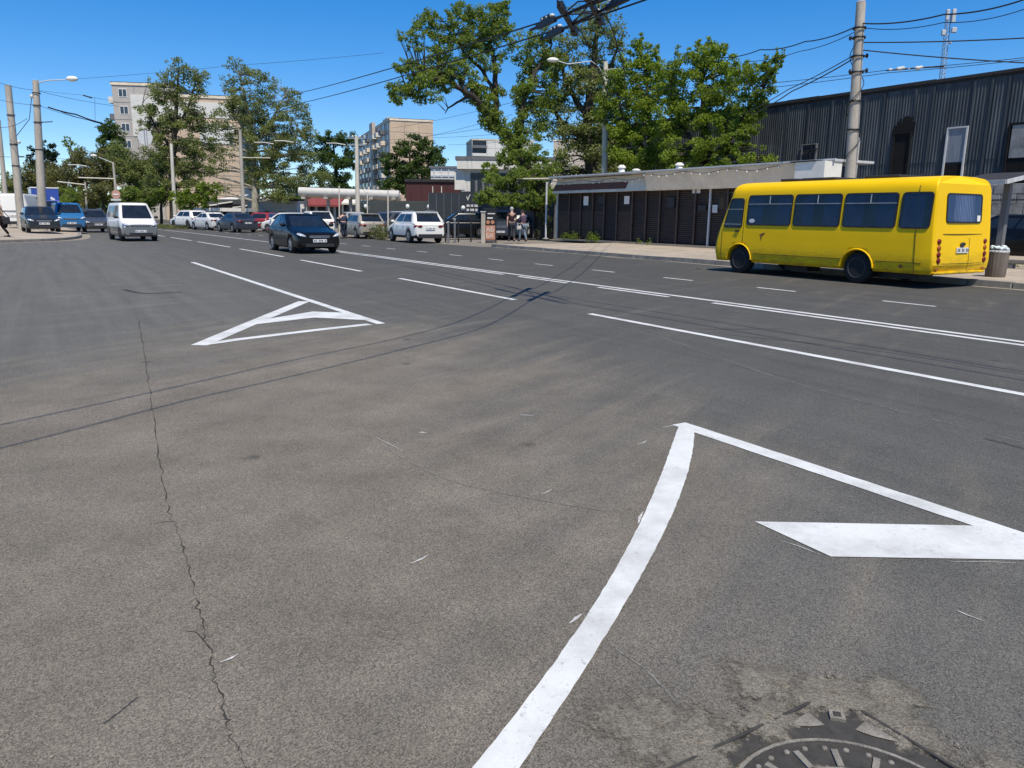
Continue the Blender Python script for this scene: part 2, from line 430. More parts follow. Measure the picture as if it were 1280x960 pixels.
# ------------------------------------------------------------------ mesh helpers
class MB:
    def __init__(s):
        s.v, s.f, s.m, s.s = [], [], [], []
    def add(s, vs, fs, mi=0, smooth=False):
        o = len(s.v)
        s.v += [tuple(p) for p in vs]
        for f in fs:
            s.f.append([i+o for i in f]); s.m.append(mi); s.s.append(smooth)
        return s
    def box(s, c, d, rz=0.0, mi=0, mat=None):
        hx, hy, hz = d[0]/2, d[1]/2, d[2]/2
        P = [Vector((x, y, z)) for z in (-hz, hz) for x, y in ((-hx, -hy), (hx, -hy), (hx, hy), (-hx, hy))]
        R = mat if mat is not None else Matrix.Rotation(rz, 3, 'Z')
        P = [R @ p + Vector(c) for p in P]
        return s.add(P, [(3, 2, 1, 0), (4, 5, 6, 7), (0, 1, 5, 4), (1, 2, 6, 5), (2, 3, 7, 6), (3, 0, 4, 7)], mi)
    def tube(s, pts, r, n=8, mi=0, cap=True, smooth=True):
        pts = [Vector(p) for p in pts]
        if not hasattr(r, '__len__'):
            r = [r]*len(pts)
        rings, up = [], None
        for i, p in enumerate(pts):
            t = (pts[min(i+1, len(pts)-1)] - pts[max(i-1, 0)])
            if t.length < 1e-9: t = Vector((0, 0, 1))
            t.normalize()
            if up is None:
                a = Vector((1, 0, 0)) if abs(t.x) < 0.8 else Vector((0, 1, 0))
            else:
                a = up
            b = t.cross(a); b.normalize(); a = b.cross(t); up = a
            rings.append([p + (a*math.cos(2*PI*k/n) + b*math.sin(2*PI*k/n))*r[i] for k in range(n)])
        return s.loft(rings, mi, smooth, cap)
    def loft(s, rings, mi=0, smooth=False, cap=True, closed=True):
        n = len(rings[0])
        vs = [p for R in rings for p in R]
        fs = []
        for i in range(len(rings)-1):
            for k in range(n if closed else n-1):
                k2 = (k+1) % n
                fs.append((i*n+k, i*n+k2, (i+1)*n+k2, (i+1)*n+k))
        s.add(vs, fs, mi, smooth)
        if cap:
            s.add(rings[0], [tuple(range(n))[::-1]], mi)
            s.add(rings[-1], [tuple(range(n))], mi)
        return s
    def lathe(s, prof, c, n=16, axis='Z', mi=0, smooth=True, cap=True):
        rings = []
        for r, z in prof:
            R = []
            for k in range(n):
                a = 2*PI*k/n
                x, y = r*math.cos(a), r*math.sin(a)
                p = {'Z': (x, y, z), 'Y': (x, z, -y), 'X': (z, x, y)}[axis]
                R.append(Vector(p)+Vector(c))
            rings.append(R)
        return s.loft(rings, mi, smooth, cap)
    def ell(s, c, r, n=10, m=6, mi=0, rot=None):
        rings = []
        for j in range(m+1):
            ph = -PI/2 + PI*j/m
            q = max(0.02, math.cos(ph))
            R = []
            for k in range(n):
                a = 2*PI*k/n
                p = Vector((r[0]*q*math.cos(a), r[1]*q*math.sin(a), r[2]*math.sin(ph)))
                if rot is not None: p = rot @ p
                R.append(p+Vector(c))
            rings.append(R)
        return s.loft(rings, mi, True, True)
    def poly(s, pts, h=0.0, mi=0):
        """flat polygon; with h it becomes a slab going down by h"""
        n = len(pts)
        pts = [Vector(p) for p in pts]
        s.add(pts, [tuple(range(n))], mi)
        if h:
            lo = [p-Vector((0, 0, h)) for p in pts]
            s.add(pts+lo, [(k, k+n, (k+1) % n+n, (k+1) % n) for k in range(n)], mi)
        return s
    def build(s, name, mats, parent=None, world=False):
        me = bpy.data.meshes.new(name)
        me.from_pydata(s.v, [], s.f)
        if not isinstance(mats, (list, tuple)): mats = [mats]
        for m in mats:
            me.materials.append(MT[m] if isinstance(m, str) else m)
        me.polygons.foreach_set('material_index', s.m)
        me.polygons.foreach_set('use_smooth', s.s)
        me.update()
        o = bpy.data.objects.new(name, me)
        COL.objects.link(o)
        if parent is not None:
            o.parent = parent
            if world: o.location = -parent.location
        return o

def tag(o, label=None, cat=None, group=None, kind=None):
    if label: o['label'] = label
    if cat: o['category'] = cat
    if group: o['group'] = group
    if kind: o['kind'] = kind
    return o

def thing(name, label, cat, loc=(0, 0, 0), rz=0.0, group=None):
    o = bpy.data.objects.new(name, None)
    COL.objects.link(o)
    o.location = loc
    o.rotation_euler = (0, 0, rz)
    o.empty_display_size = 0.3
    return tag(o, label, cat, group)

def setting(name, mb, m, kind='structure'):
    o = mb.build(name, m)
    o['kind'] = kind
    return o

def kids(o):
    return [c for c in bpy.data.objects if c.parent == o]

def copy_tree(o, parent=None):
    c = o.copy()
    COL.objects.link(c)
    if parent is not None:
        c.parent = parent
    for ch in kids(o):
        copy_tree(ch, c)
    return c

def bevel(o, w=0.02, seg=2, ang=40):
    b = o.modifiers.new('bevel', 'BEVEL')
    b.width, b.segments, b.limit_method, b.angle_limit = w, seg, 'ANGLE', rad(ang)
    return o

# ------------------------------------------------------------------ ground, road, pavements
def ribbon(pts, w, z, edge=0.0):
    """strip of constant width along ground points"""
    pts = [Vector((p[0], p[1], z)) for p in pts]
    L, R = [], []
    for i, p in enumerate(pts):
        t = pts[min(i+1, len(pts)-1)]-pts[max(i-1, 0)]
        t.normalize()
        n = Vector((-t.y, t.x, 0))
        ww = w[i] if hasattr(w, '__len__') else w
        L.append(p+n*(ww/2+random.uniform(-edge, edge))); R.append(p-n*(ww/2+random.uniform(-edge, edge)))
    k = len(pts)
    mb = MB()
    mb.add(L+R, [(i, i+k, i+1+k, i+1) for i in range(k-1)])
    return mb

def bend(u):
    return -1.4*((u-30)/42)**1.6 if u > 30 else 0.0

g = MB(); g.poly([(-1500, -600, -0.06), (1500, -600, -0.06), (1500, 2500, -0.06), (-1500, 2500, -0.06)])
setting('ground', g, 'ground')

g = MB(); g.poly([RU(-40, -70), RU(-40, 18.62), RU(170, 18.62), RU(170, -70)])
setting('road', g, 'asphalt')

# right pavement and its kerb
PV_END = uv(gnd(602, 309))[0]
g = MB(); g.poly([RU(-40, 18.78, 0.13), RU(-40, 62, 0.13), RU(PV_END, 62, 0.13), RU(PV_END, 18.78, 0.13)], 0.2)
setting('pavement', g, 'pave')
g = MB()
uu = -40.0
while uu < PV_END:
    ln = 1.0
    hh = 0.14 + random.uniform(-0.012, 0.008)
    dv = random.uniform(-0.012, 0.012)
    e = min(uu+ln-0.012, PV_END+0.05)
    g.poly([RU(uu, 18.60+dv, hh), RU(uu, 18.778, hh), RU(e, 18.778, hh), RU(e, 18.60+dv, hh)], 0.25)
    uu += ln
bevel(setting('kerb', g, 'kerb'), 0.02, 1)

# dust and sand that gathers along the foot of the kerb
g = MB()
P = [(u, 18.40+0.10*math.sin(u*1.3)+random.uniform(-.05, .05)) for u in np.arange(-10, PV_END, 0.5)]
g.add([RU(u, v, 0.004) for u, v in P]+[RU(u, 18.60, 0.004) for u, v in P], [(i, i+1, i+1+len(P), i+len(P)) for i in range(len(P)-1)])
setting('gutter_dust', g, 'gravel')

# dusty parking strip beyond the end of the pavement
g = MB()
P = [RU(u, 18.0+bend(u)-0.9*(u-PV_END)/40+random.uniform(-.12, .12), 0.006) for u in np.arange(PV_END+0.1, 110, 1.5)]
g.add(P+[RU(110, 90, 0.006), RU(PV_END+0.1, 90, 0.006)], [tuple(range(len(P)+2))[::-1]])
setting('parking_lot', g, 'dirt')

# left pavement corner, rising gently away from its rounded kerb
outer = [(33, -30), (38.5, -9), (41.0, -4.5), (43.0, -1.45), (44.7, 0.4), (46.3, 1.3), (48.3, 1.9), (51, 2.25), (57, 2.5), (64, 2.6), (79, 2.2), (112, 0), (112, -40)]
def smooth_loop(P, it=2):
    for _ in range(it):
        Q = [P[0]]
        for a, b in zip(P, P[1:]):
            Q += [(a[0]*.75+b[0]*.25, a[1]*.75+b[1]*.25), (a[0]*.25+b[0]*.75, a[1]*.25+b[1]*.75)]
        P = Q+[P[-1]]
    return P
kl = smooth_loop(outer[:-1])
def inset(P, d):
    Q = []
    for i, p in enumerate(P):
        a, b = P[max(i-1, 0)], P[min(i+1, len(P)-1)]
        t = Vector((b[0]-a[0], b[1]-a[1], 0)); t.normalize()
        Q.append((p[0]+t.y*d, p[1]-t.x*d))
    return Q
# left of travel along the list is the road side, so inset goes to the pavement side
k0, k1, k2 = kl, inset(kl, 0.18), inset(kl, 4.2)
g = MB()
n = len(kl)
V3 = lambda P, z: [RU(a, b, z) for a, b in P]
g.add(V3(k1, 0.13)+V3(k2, 0.27), [(i, i+n, i+1+n, i+1) for i in range(n-1)])
g.add(V3(k2, 0.27)+[RU(112, -60, 0.30), RU(30, -60, 0.30)], [tuple(range(n+2))[::-1]])
setting('pavement', g, 'pave')
g = MB()
g.loft([V3(k0, -0.05), V3(k0, 0.135), V3(k1, 0.14), V3(k1, -0.05)][::-1] if False else [list(t) for t in zip(V3(k0, -0.05), V3(k0, 0.135), V3(k1, 0.14), V3(k1, -0.05))], 0, False, True)
setting('kerb', g, 'kerb')
g = MB()
kd = inset(kl, -0.45)
g.add(V3(kd, 0.004)+V3(k0, 0.004), [(i, i+n, i+1+n, i+1) for i in range(n-1)])
setting('gutter_dust', g, 'gravel')

# ---- painted markings
def mark(u0, u1, v0, w=0.12, v1=None, step=3.0):
    if min(u0, u1) < 12: step = .12
    k = max(2, int(abs(u1-u0)/step)+1)
    pts = []
    for i in range(k):
        t = i/(k-1)
        u = u0+(u1-u0)*t
        v = v0+((v1-v0)*t if v1 is not None else 0)+bend(u)
        pts.append(RU(u, v))
    setting('road_marking', ribbon(pts, w, 0.004, .004), 'paint')

gu = lambda px, py: uv(gnd(px, py))[0]
mark(-20, 105, 10.52, 0.13)
for a, b in (((425, 315), (631, 343)), ((652, 345.5), (710, 354)), ((752, 359), (841, 371)), ((895, 378.5), (1280, 433))):
    u0, u1 = gu(*a), gu(*b)
    if b[0] == 1280: u1 = -6
    mark(u0, u1, 10.24, 0.12)
k = 1.7
while k < 75:
    mark(k, k+1.02, 13.45 if k < 30 else 13.35, 0.10)
    k += 3.0
for u0, u1 in ((-4, 9.64), (11.89, 17.17), (19.71, 25.27), (27.35, 34.0), (35.75, 42.9), (44.3, 50.4), (52.5, 58.5), (61, 67), (70, 76)):
    mark(u0, u1, 7.30, 0.12)
# far island marking in the junction
mark(25.3, 10.05, 3.99, 0.13)
def pxpoly(P):
    g = MB(); g.add([gnd(x, y, 0.0043) for x, y in P], [tuple(range(len(P)))[::-1]])
    setting('road_marking', g, 'paint')
def pxline(P, w, z=0.0043):
    setting('road_marking', ribbon([gnd(x, y) for x, y in P], w, z), 'paint')
pxline([(249, 431.5), (300, 424.3), (400, 412.3), (462, 405.5)], 0.155, 0.0046)
pxline([(249, 432), (320, 402), (380, 377)], 0.20, 0.0050)
pxpoly([(330, 399.2), (391, 389.3), (436, 391), (456, 400), (393.4, 396.8), (320, 405.2)])
# near marking: curved stripe, edge line, and wide bar
Lp = [(849, 531.5), (835, 570), (817, 618.6), (785, 680.5), (743.5, 758.5), (679, 845.7), (592, 960)]
Rp = [(868, 540.6), (860.5, 584), (846.7, 630), (821.5, 685), (784.8, 749), (720.5, 850), (651.7, 960)]
def spline(P, m=6):
    out = []
    for i in range(len(P)-1):
        p0, p1, p2, p3 = P[max(i-1, 0)], P[i], P[i+1], P[min(i+2, len(P)-1)]
        for j in range(m):
            t = j/m
            out.append(0.5*((2*p1)+(p2-p0)*t+(2*p0-5*p1+4*p2-p3)*t*t+(3*p1-p0-3*p2+p3)*t**3))
    return out+[P[-1]]
def smooth_edge(P, y_end, n=90):
    Q = [gnd(*p) for p in P]
    cf = np.polyfit([q.y for q in Q], [q.x for q in Q], 3)
    ys = np.linspace(Q[0].y, y_end, n)
    return [Vector((float(np.polyval(cf, y))+random.uniform(-.0022, .0022), y, 0.005)) for y in ys]
A, B = smooth_edge(Lp, 1.72), smooth_edge(Rp, 1.72)
g = MB(); k = len(A)
g.add(A+B, [(i, i+k, i+1+k, i+1) for i in range(k-1)])
setting('road_marking', g, 'paint')
setting('road_marking', ribbon([RU(4.06-8*i/80, 3.93) for i in range(81)], 0.135, 0.0042, .003), 'paint')
g = MB()
g.add([RU(2.47, 2.95, 0.0046), RU(1.86, 3.90, 0.0046), RU(1.40, 3.90, 0.0046), RU(2.01, 2.93, 0.0046)], [(0, 1, 2, 3)])
setting('road_marking', g, 'paint')
# chips, scuffs and drips of paint left by the crew
for a, b, w in (((514, 705), (536, 694), .022), ((275, 829), (298, 818), .02), ((676, 618), (690, 612), .018), ((1196, 764), (1230, 777), .014),
                ((712, 780), (727, 768), .03), ((797, 556), (808, 551), .02), ((524, 541), (533, 541.5), .05), ((828, 535), (850, 531), .02),
                ((1188, 703), (1280, 705), .008), ((975, 676), (1025, 694), .010), ((470, 547), (505, 565), .012), ((650, 519), (668, 520), .03),
                ((798, 655), (804, 640), .03)):
    setting('road_marking', ribbon([gnd(*a), (gnd(*a)+gnd(*b))/2+Vector((random.uniform(-.01, .01), random.uniform(-.01, .01), 0)), gnd(*b)], [w*.15, w*.55, w*.1], 0.0036), 'paint_old')
# long crack across the junction
cp = [(172, 395), (180, 440), (186, 480), (193, 530), (201, 585), (212, 640), (230, 690), (246, 750), (258, 800), (272, 860), (288, 910), (307, 962), (316, 1000)]
P = spline([gnd(*p) for p in cp], 12)
P = [p+Vector((random.gauss(0, 1)*.0055, random.uniform(-1, 1)*.01, 0)) for p in P]
W = [random.choice((.001, .003, .005, .0065))*random.uniform(.6, 1.2)*(1.0+0.06*p.y) for p in P]
setting('road_crack', ribbon(P, W, 0.003), 'crack')
for q in range(3):
    p = P[30+q*33]
    d = Vector((random.choice((-1, 1))*random.uniform(.04, .12), random.uniform(-.06, .06), 0))
    setting('road_crack', ribbon([p, p+d*.5+Vector((0, .02, 0)), p+d], [.005, .004, .002], 0.0026), 'crack')
# repaired trench edge far left
pp = [(155, 362), (172, 366), (190, 367), (210, 366), (228, 365)]
setting('road_crack', ribbon(spline([gnd(*p) for p in pp], 4), 0.10, 0.003), 'crack')

# pale scraped lines, dark tyre marks, and an overhead fitting's cast shadow painted dark
for P_, w_, m_ in (([(655, 392), (800, 415), (960, 468), (1090, 505), (1275, 552)], .022, 'scuff'), ([(800, 410), (900, 411.5), (985, 411)], .05, 'skid_shadow'), ([(905, 418), (1090, 438), (1280, 468)], .045, 'skid_shadow'),
                   ([(770, 812), (812, 842), (850, 885)], .014, 'scuff'), ([(450, 540), (560, 600), (760, 640)], .010, 'scuff'),
                   ([(130, 905), (150, 890), (172, 872)], .012, 'skid_shadow'), ([(1230, 548), (1262, 556), (1300, 566)], .05, 'skid_shadow'), ([(1060, 380), (1000, 374)], .05, 'skid_shadow')):
    q_ = spline([gnd(*p) for p in P_], 14)
    setting('road_scuff_shadow', ribbon(q_, [w_*random.uniform(.15, 1) for _ in q_], 0.0024, .003), m_)

# loose grit: nobody could count it
gp = []
for _ in range(1500):
    d = 1.7+9*random.random()**2
    a = rad(random.uniform(-36, 36))
    gp.append(Vector((math.sin(a)*d, math.cos(a)*d, 0)))
for _ in range(900):     # more round the manhole rim
    t = random.uniform(0, 1)
    c = RU(1.36+random.gauss(0, .05), 1.1+t*1.05) if random.random() < .5 else RU(1.36-t*1.0, 2.1+random.gauss(0, .05))
    gp.append(Vector((c.x, c.y, 0)))
g = MB()
for p in gp:
    r = random.uniform(.0015, .0048) * (1.6 if random.random() < .06 else 1)
    q = [Vector((random.uniform(.6, 1)*r*math.cos(a), random.uniform(.6, 1)*r*math.sin(a), 0)) for a in (0, 2.1, 4.2)]
    z = Vector((0, 0, 0.003))
    g.add([p+z+q[0], p+z+q[1], p+z+q[2], p+z+Vector((0, 0, r*.9))], [(0, 1, 3), (1, 2, 3), (2, 0, 3)])
tag(setting('road_grit', g, 'gravel', 'stuff'), 'loose grit scattered over the asphalt', None)

# ------------------------------------------------------------------ manhole
mc = RU(0.935, 1.625)
t = thing('manhole_cover', 'cast iron manhole cover in a square cobbled frame by the curved white stripe', 'manhole', mc, RZ)
g = MB()
hs = 0.40
n = 48
circ = [(0.345*math.cos(2*PI*i/n), 0.345*math.sin(2*PI*i/n)) for i in range(n)]
def sq(a, h):
    c, s = math.cos(a), math.sin(a)
    k = h/max(abs(c), abs(s))
    return (c*k, s*k)
sqp = [sq(2*PI*i/n, hs) for i in range(n)]
g.add([(x, y, .006) for x, y in circ]+[(x, y, .006) for x, y in sqp], [(i, i+n, (i+1) % n+n, (i+1) % n) for i in range(n)], 1)
# raised ribs and lettering blocks of the frame
for sx in (-1, 1):
    for sy in (-1, 1):
        g.box((sx*.325, sy*.325, .010), (.045, .045, .010), rad(45), 0)
        g.box((sx*.325, sy*.325, .0155), (.022, .022, .003), rad(45), 1)
        for (a, b) in ((.30, .385), (.385, .30)):
            pass
        g.add([(sx*.380, sy*.15, .0095), (sx*.380, sy*.265, .0095), (sx*.315, sy*.255, .0095), (sx*.335, sy*.21, .0095)], [(0, 1, 2, 3) if sx*sy > 0 else (3, 2, 1, 0)], 0)
        g.add([(sx*.15, sy*.380, .0095), (sx*.265, sy*.380, .0095), (sx*.255, sy*.315, .0095), (sx*.21, sy*.335, .0095)], [(3, 2, 1, 0) if sx*sy > 0 else (0, 1, 2, 3)], 0)
for i in range(4):
    R = Matrix.Rotation(i*PI/2, 3, 'Z')
    g.box(R @ Vector((.41, 0, .008)), (.011, .84, .010), 0, 1, R)
g.build('frame', ['iron', 'iron_dark'], t)
g = MB()
for i in range(4):
    R = Matrix.Rotation(i*PI/2, 3, 'Z')
    y = -.40
    while y < .40:
        L = random.uniform(.07, .12)
        if random.random() < .62:
            g.box(R @ Vector((.452, y+L/2, .001)), (random.uniform(.03, .05), L*random.uniform(.6, .9), .012+random.uniform(0, .004)), 0, 0, R @ Matrix.Rotation(random.uniform(-.06, .06), 3, 'Z'))
        y += L
for _ in range(90):
    a = random.uniform(0, 2*PI)
    x, y = sq(a, hs+random.uniform(.01, .12))
    g.ell((x, y, .002), (random.uniform(.008, .028), random.uniform(.008, .024), random.uniform(.004, .010)), 6, 4)
bevel(g.build('stone_surround', 'rubble', t), .004, 1)
g = MB()
def mound(cx_, cy_, r, h, n=26, m=7):
    ph = [random.uniform(0, 6.28) for _ in range(5)]
    vs, fs = [], []
    for j in range(m+1):
        f = j/m
        for i in range(n):
            a = 2*PI*i/n
            rr = r*f*(1+.22*math.sin(2*a+ph[0])+.15*math.sin(5*a+ph[1])+.10*math.sin(9*a+ph[2]))
            z = h*(1-f*f)**1.5+random.uniform(-.0022, .0022)*(1-f)+.001*(1-f)
            vs.append((cx_+rr*math.cos(a), cy_+rr*math.sin(a), z+.002))
    for j in range(m):
        for i in range(n):
            fs.append((j*n+i, j*n+(i+1) % n, (j+1)*n+(i+1) % n, (j+1)*n+i))
    g.add(vs, fs, 0, True)
mound(.40, -.40, .20, .016); mound(.43, -.14, .17, .012); mound(.45, .14, .22, .012); mound(.18, -.45, .17, .011); mound(.36, .40, .20, .012); mound(.17, -.08, .07, .010); mound(.22, .16, .12, .012); mound(-.12, -.46, .20, .012)
mound(.52, -.30, .24, .008); mound(.30, -.54, .20, .008); mound(.56, .18, .30, .007)
cover = []
for k_ in range(len(g.v)//(26*8)):
    for j_ in range(8):
        cover += [1-(j_/7)]*26
pd = g.build('packed_dirt', 'dirt_fade', t)
at_ = pd.data.attributes.new('cover', 'FLOAT', 'POINT')
at_.data.foreach_set('value', cover)
g = MB()
for _ in range(260):
    a = random.uniform(0, 2*PI)
    x, y = sq(a, hs+random.gauss(.06, .06))
    r = random.uniform(.0025, .009)
    g.ell((x, y, .004), (r, r*random.uniform(.5, 1), r*.6), 5, 3)
crumbs = g.build('stone_crumbs', 'rubble', t); crumbs['kind'] = 'stuff'

g = MB()
g.lathe([(0.335, .002), (0.335, .012), (0.318, .013), (0.314, .008), (0.001, .008)], (0, 0, 0), 48, 'Z', 1, False, False)
for r0, r1 in ((.325, .335), (.195, .215), (.06, .08)):
    g.lathe([(r0, .008), (r0, .015), (r1, .015), (r1, .008)], (0, 0, 0), 48, 'Z', 0, False, False)
for i in range(16):
    a = 2*PI*i/16+.12
    R = Matrix.Rotation(a, 3, 'Z')
    g.box(R @ Vector((.255, 0, .0115)), (.07, .018, .007), 0, 0, R)
for i in range(8):
    a = 2*PI*i/8+.12
    R = Matrix.Rotation(a, 3, 'Z')
    g.box(R @ Vector((.137, 0, .0115)), (.112, .016, .007), 0, 0, R)
for i in range(32):
    a = 2*PI*i/32
    g.ell((.30*math.cos(a), .30*math.sin(a), .008), (.010, .010, .006), 6, 4)
g.build('lid', ['iron', 'iron_dark'], t)

# ------------------------------------------------------------------ vehicles
def piece(P, x):
    """piecewise linear lookup in [(x, value), ...] sorted by falling x"""
    if x >= P[0][0]: return P[0][1]
    for a, b in zip(P, P[1:]):
        if x >= b[0]:
            return a[1]+(b[1]-a[1])*(a[0]-x)/max(1e-6, a[0]-b[0])
    return P[-1][1]

def wheel(parent, x, y, r, w, rim='rim', spokes=5):
    s = 1 if y > 0 else -1
    g = MB()
    g.lathe([(r*.62, -w/2), (r*.93, -w/2), (r, -w*.32), (r, w*.32), (r*.93, w/2), (r*.62, w/2)], (0, 0, 0), 24, 'Y', 0, True, True)
    ty = g.build('wheel', 'rubber', parent)
    ty.location = (x, y, r)
    g = MB()
    o = s*(w/2)
    g.lathe([(r*.66, o*.9), (r*.66, o+s*.012), (r*.60, o+s*.014), (r*.57, o*.82), (0.01, o*.74)], (0, 0, 0), 24, 'Y', 1, True, False)
    if spokes:
        for i in range(spokes):
            R = Matrix.Rotation(2*PI*i/spokes+.3, 3, 'Y')
            g.box(R @ Vector((r*.32, o+s*.0, 0)), (r*.56, .03, r*.20), 0, 0, R)
        g.lathe([(r*.17, o+s*.024), (r*.12, o+s*.03), (.005, o+s*.03)], (0, 0, 0), 12, 'Y', 0, True, False)
        g.lathe([(r*.655, o+s*.015), (r*.57, o+s*.015)], (0, 0, 0), 24, 'Y', 0, True, False)
    g.build('rim', [rim, 'steel_rim'], ty)
    return ty

def plate(parent, x, z, face=1, tilt=0.0, w=.52):
    g = MB()
    g.box((0, 0, 0), (.016, w, .115))
    p = g.build('number_plate', 'plate', parent)
    p.location = (x, 0, z)
    p.rotation_euler = (0, tilt, 0)
    g = MB()
    # blurred characters, as unreadable as in the photograph
    for i in range(8):
        if i in (2, 6): continue
        g.box((face*.010, -w*.40+i*w*.115, 0), (.004, w*.075, .062))
    g.build('lettering', 'plate_ink', p)

CAR = {
 'sedan':  dict(L=4.5, W=1.76, H=1.47, nose=.78, cowl=1.00, xc=.98, xrf=.12, xrr=-.92, xdb=-1.62, deck=1.03, tail=.97, wr=.315, fw=1.36, rw=-1.27, gc=.19),
 'suv':    dict(L=4.4, W=1.83, H=1.62, nose=.82, cowl=1.06, xc=1.02, xrf=.28, xrr=-1.62, xdb=-2.02, deck=1.08, tail=1.02, wr=.35, fw=1.36, rw=-1.30, gc=.26),
 'hatch':  dict(L=4.1, W=1.72, H=1.50, nose=.78, cowl=1.00, xc=1.02, xrf=.28, xrr=-1.50, xdb=-1.90, deck=1.0, tail=.95, wr=.30, fw=1.24, rw=-1.22, gc=.20),
 'minivan': dict(L=4.6, W=1.76, H=1.93, nose=.93, cowl=1.16, xc=1.62, xrf=1.00, xrr=-2.05, xdb=-2.22, deck=1.12, tail=1.05, wr=.33, fw=1.50, rw=-1.30, gc=.24),
 'van':    dict(L=5.2, W=1.95, H=2.35, nose=1.0, cowl=1.28, xc=1.90, xrf=1.25, xrr=-2.50, xdb=-2.58, deck=1.25, tail=1.1, wr=.34, fw=1.75, rw=-1.55, gc=.25),
}

def make_car(kind, name, label, cat, loc, rz, col, group='cars parked beside the street', low=None, lowz=0.0, side_glass=True, rim='rim', rails=False, spoiler=False, driver=False, rear_glass=True, **kw):
    """body lofted through many cross-sections with open wheel arches, and a glazed cabin above it"""
    p = dict(CAR[kind]); p.update(kw)
    L, W, H = p['L'], p['W'], p['H']
    hl, hw = L/2, W/2
    wr, gc = p['wr'], p['gc']
    root = thing(name, label, cat, loc, rz, group)
    mats = [col, low or col, 'plastic']
    top = [(hl, p['nose']*.90), (hl-.10, p['nose']), (p['xc'], p['cowl']), (p['xdb'], p['deck']), (-hl+.10, p['tail']), (-hl, p['tail']-.07)]
    xs = [hl-L*i/70 for i in range(71)]
    for xw in (p['fw'], p['rw']):
        xs += [xw+wr*1.14*math.cos(a*PI/14) for a in range(15)]
    xs = sorted(set(round(x, 4) for x in xs), reverse=True)
    rings = []
    for x in xs:
        zt = piece(top, x)
        e = abs(x)/hl
        w = hw*(1-.10*e**5-.06*e**24)
        zb = gc + (.10*max(0, (e-.93)/.07) if e > .93 else 0)
        arch = 0
        for xw in (p['fw'], p['rw']):
            d = wr*1.14
            if abs(x-xw) <= d+1e-6:
                arch = max(arch, wr+math.sqrt(max(0, d*d-(x-xw)**2)))
        zb2 = max(zb, arch)
        zm = max(zb2+.02, .52*(zt-zb)+zb)
        zs = max(zb2+.015, min(zb+.13, zm-.01))
        half = [(w*.90, zb2), (w*.985, max(zb2+.008, zs-.06)), (w*.995, zs), (w, zm), (w*.985, max(zm+.01, zt-.16)), (w*.945, zt-.05), (w*.86, zt-.008), (w*.45, zt+.012), (0, zt+.016)]
        pts = [(x, -a, z) for a, z in half] + [(x, a, z) for a, z in half[:-1][::-1]]
        rings.append([Vector(q) for q in pts])
    g = MB()
    g.loft(rings, 0, True, True)
    if low or lowz:
        for i, f in enumerate(g.f):
            if sum(g.v[k][2] for k in f)/len(f) < lowz: g.m[i] = 1
    # cabin: stack of rounded frames from the waist to the roof
    def S(side, s, tt, off=0.0):
        zc0, zc1 = min(p['cowl'], p['deck'])-.05, H-.045
        z = zc0+(zc1-zc0)*tt
        q = tt**1.25
        xf = p['xc']+.05+(p['xrf']-p['xc']-.05)*(tt*.8+.2*tt*tt)
        xr = p['xdb']-.04+(p['xrr']-p['xdb']+.04)*(tt*.7+.3*tt*tt)
        w = hw*(.955-(.955-p.get('roofw', .76))*q)
        if side in 'LR':
            sg = 1 if side == 'L' else -1
            x = xf+(xr-xf)*s
            k = 1-.035*(2*s-1)**2
            return Vector((x, sg*(w*k+off), z+off*.2))
        k = 1-.035
        y = (2*s-1)*w*k
        bow = .10*(1-(2*s-1)**2)
        if side == 'F':
            return Vector((xf+bow*.9+off*.8, y, z+off*.5))
        return Vector((xr-bow*.55-off*.9, y, z+off*.3))
    rr = []
    for j in range(9):
        tt = j/8
        R = [S('F', s/6, tt) for s in range(6)] + [S('L', s/10, tt) for s in range(10)]
        R += [S('B', 1-s/6, tt) for s in range(6)] + [S('R', 1-s/10, tt) for s in range(10)]
        rr.append(R)
    c = Vector((sum(q.x for q in rr[-1])/32, 0, 0))
    for k, dz in ((.965, .022), (.86, .040), (.5, .054), (.06, .058)):
        rr.append([Vector((c.x+(q.x-c.x)*k, q.y*k, q.z+dz-(1-k)*0)) for q in rr[8]])
    g.loft(rr, 0, True, True)
    body = g.build('body', mats, root)
    # dark floor pan and wheel wells between the wheels
    g = MB()
    g.box((0, 0, gc+.16), (L*.92, W-.46, .30))
    g.build('underbody', 'plastic', root)
    def patch(side, s0, s1, t0, t1, off=.006, n=8, m=5, r=0):
        g = MB()
        vs = []
        for j in range(m+1):
            for i in range(n+1):
                tt = t0+(t1-t0)*j/m
                vs.append(S(side, s0+(s1-s0)*i/n, tt, off))
        g.add(vs, [(j*(n+1)+i, j*(n+1)+i+1, (j+1)*(n+1)+i+1, (j+1)*(n+1)+i) for j in range(m) for i in range(n)], 0, True)
        return g
    tb = (max(p['cowl'], p['deck'])-min(p['cowl'], p['deck'])+.08)/(H-min(p['cowl'], p['deck']))
    patch('F', .07, .93, .09, .90).build('windscreen', 'glass', root)
    if rear_glass: patch('B', .09, .91, max(.14, tb), .88).build('rear_window', 'glass', root)
    if side_glass:
        for sd in 'LR':
            n = 3 if kind in ('minivan', 'van') else 2
            if kind == 'van':
                patch(sd, .05, .24, tb+.08, .86, n=3).build('side_window', 'glass', root)
                continue
            cuts = [.075, .36, .66, .93] if n == 3 else [.085, .47, .90]
            for a, b in zip(cuts, cuts[1:]):
                patch(sd, a, b-.025, max(.16, tb), .87, n=4).build('side_window', 'glass', root)
    for x in (p['fw'], p['rw']):
        for sd in (-1, 1):
            wheel(root, x, sd*(hw-.115), wr, .20, rim)
    nz = p['nose']
    fx = hl-.03
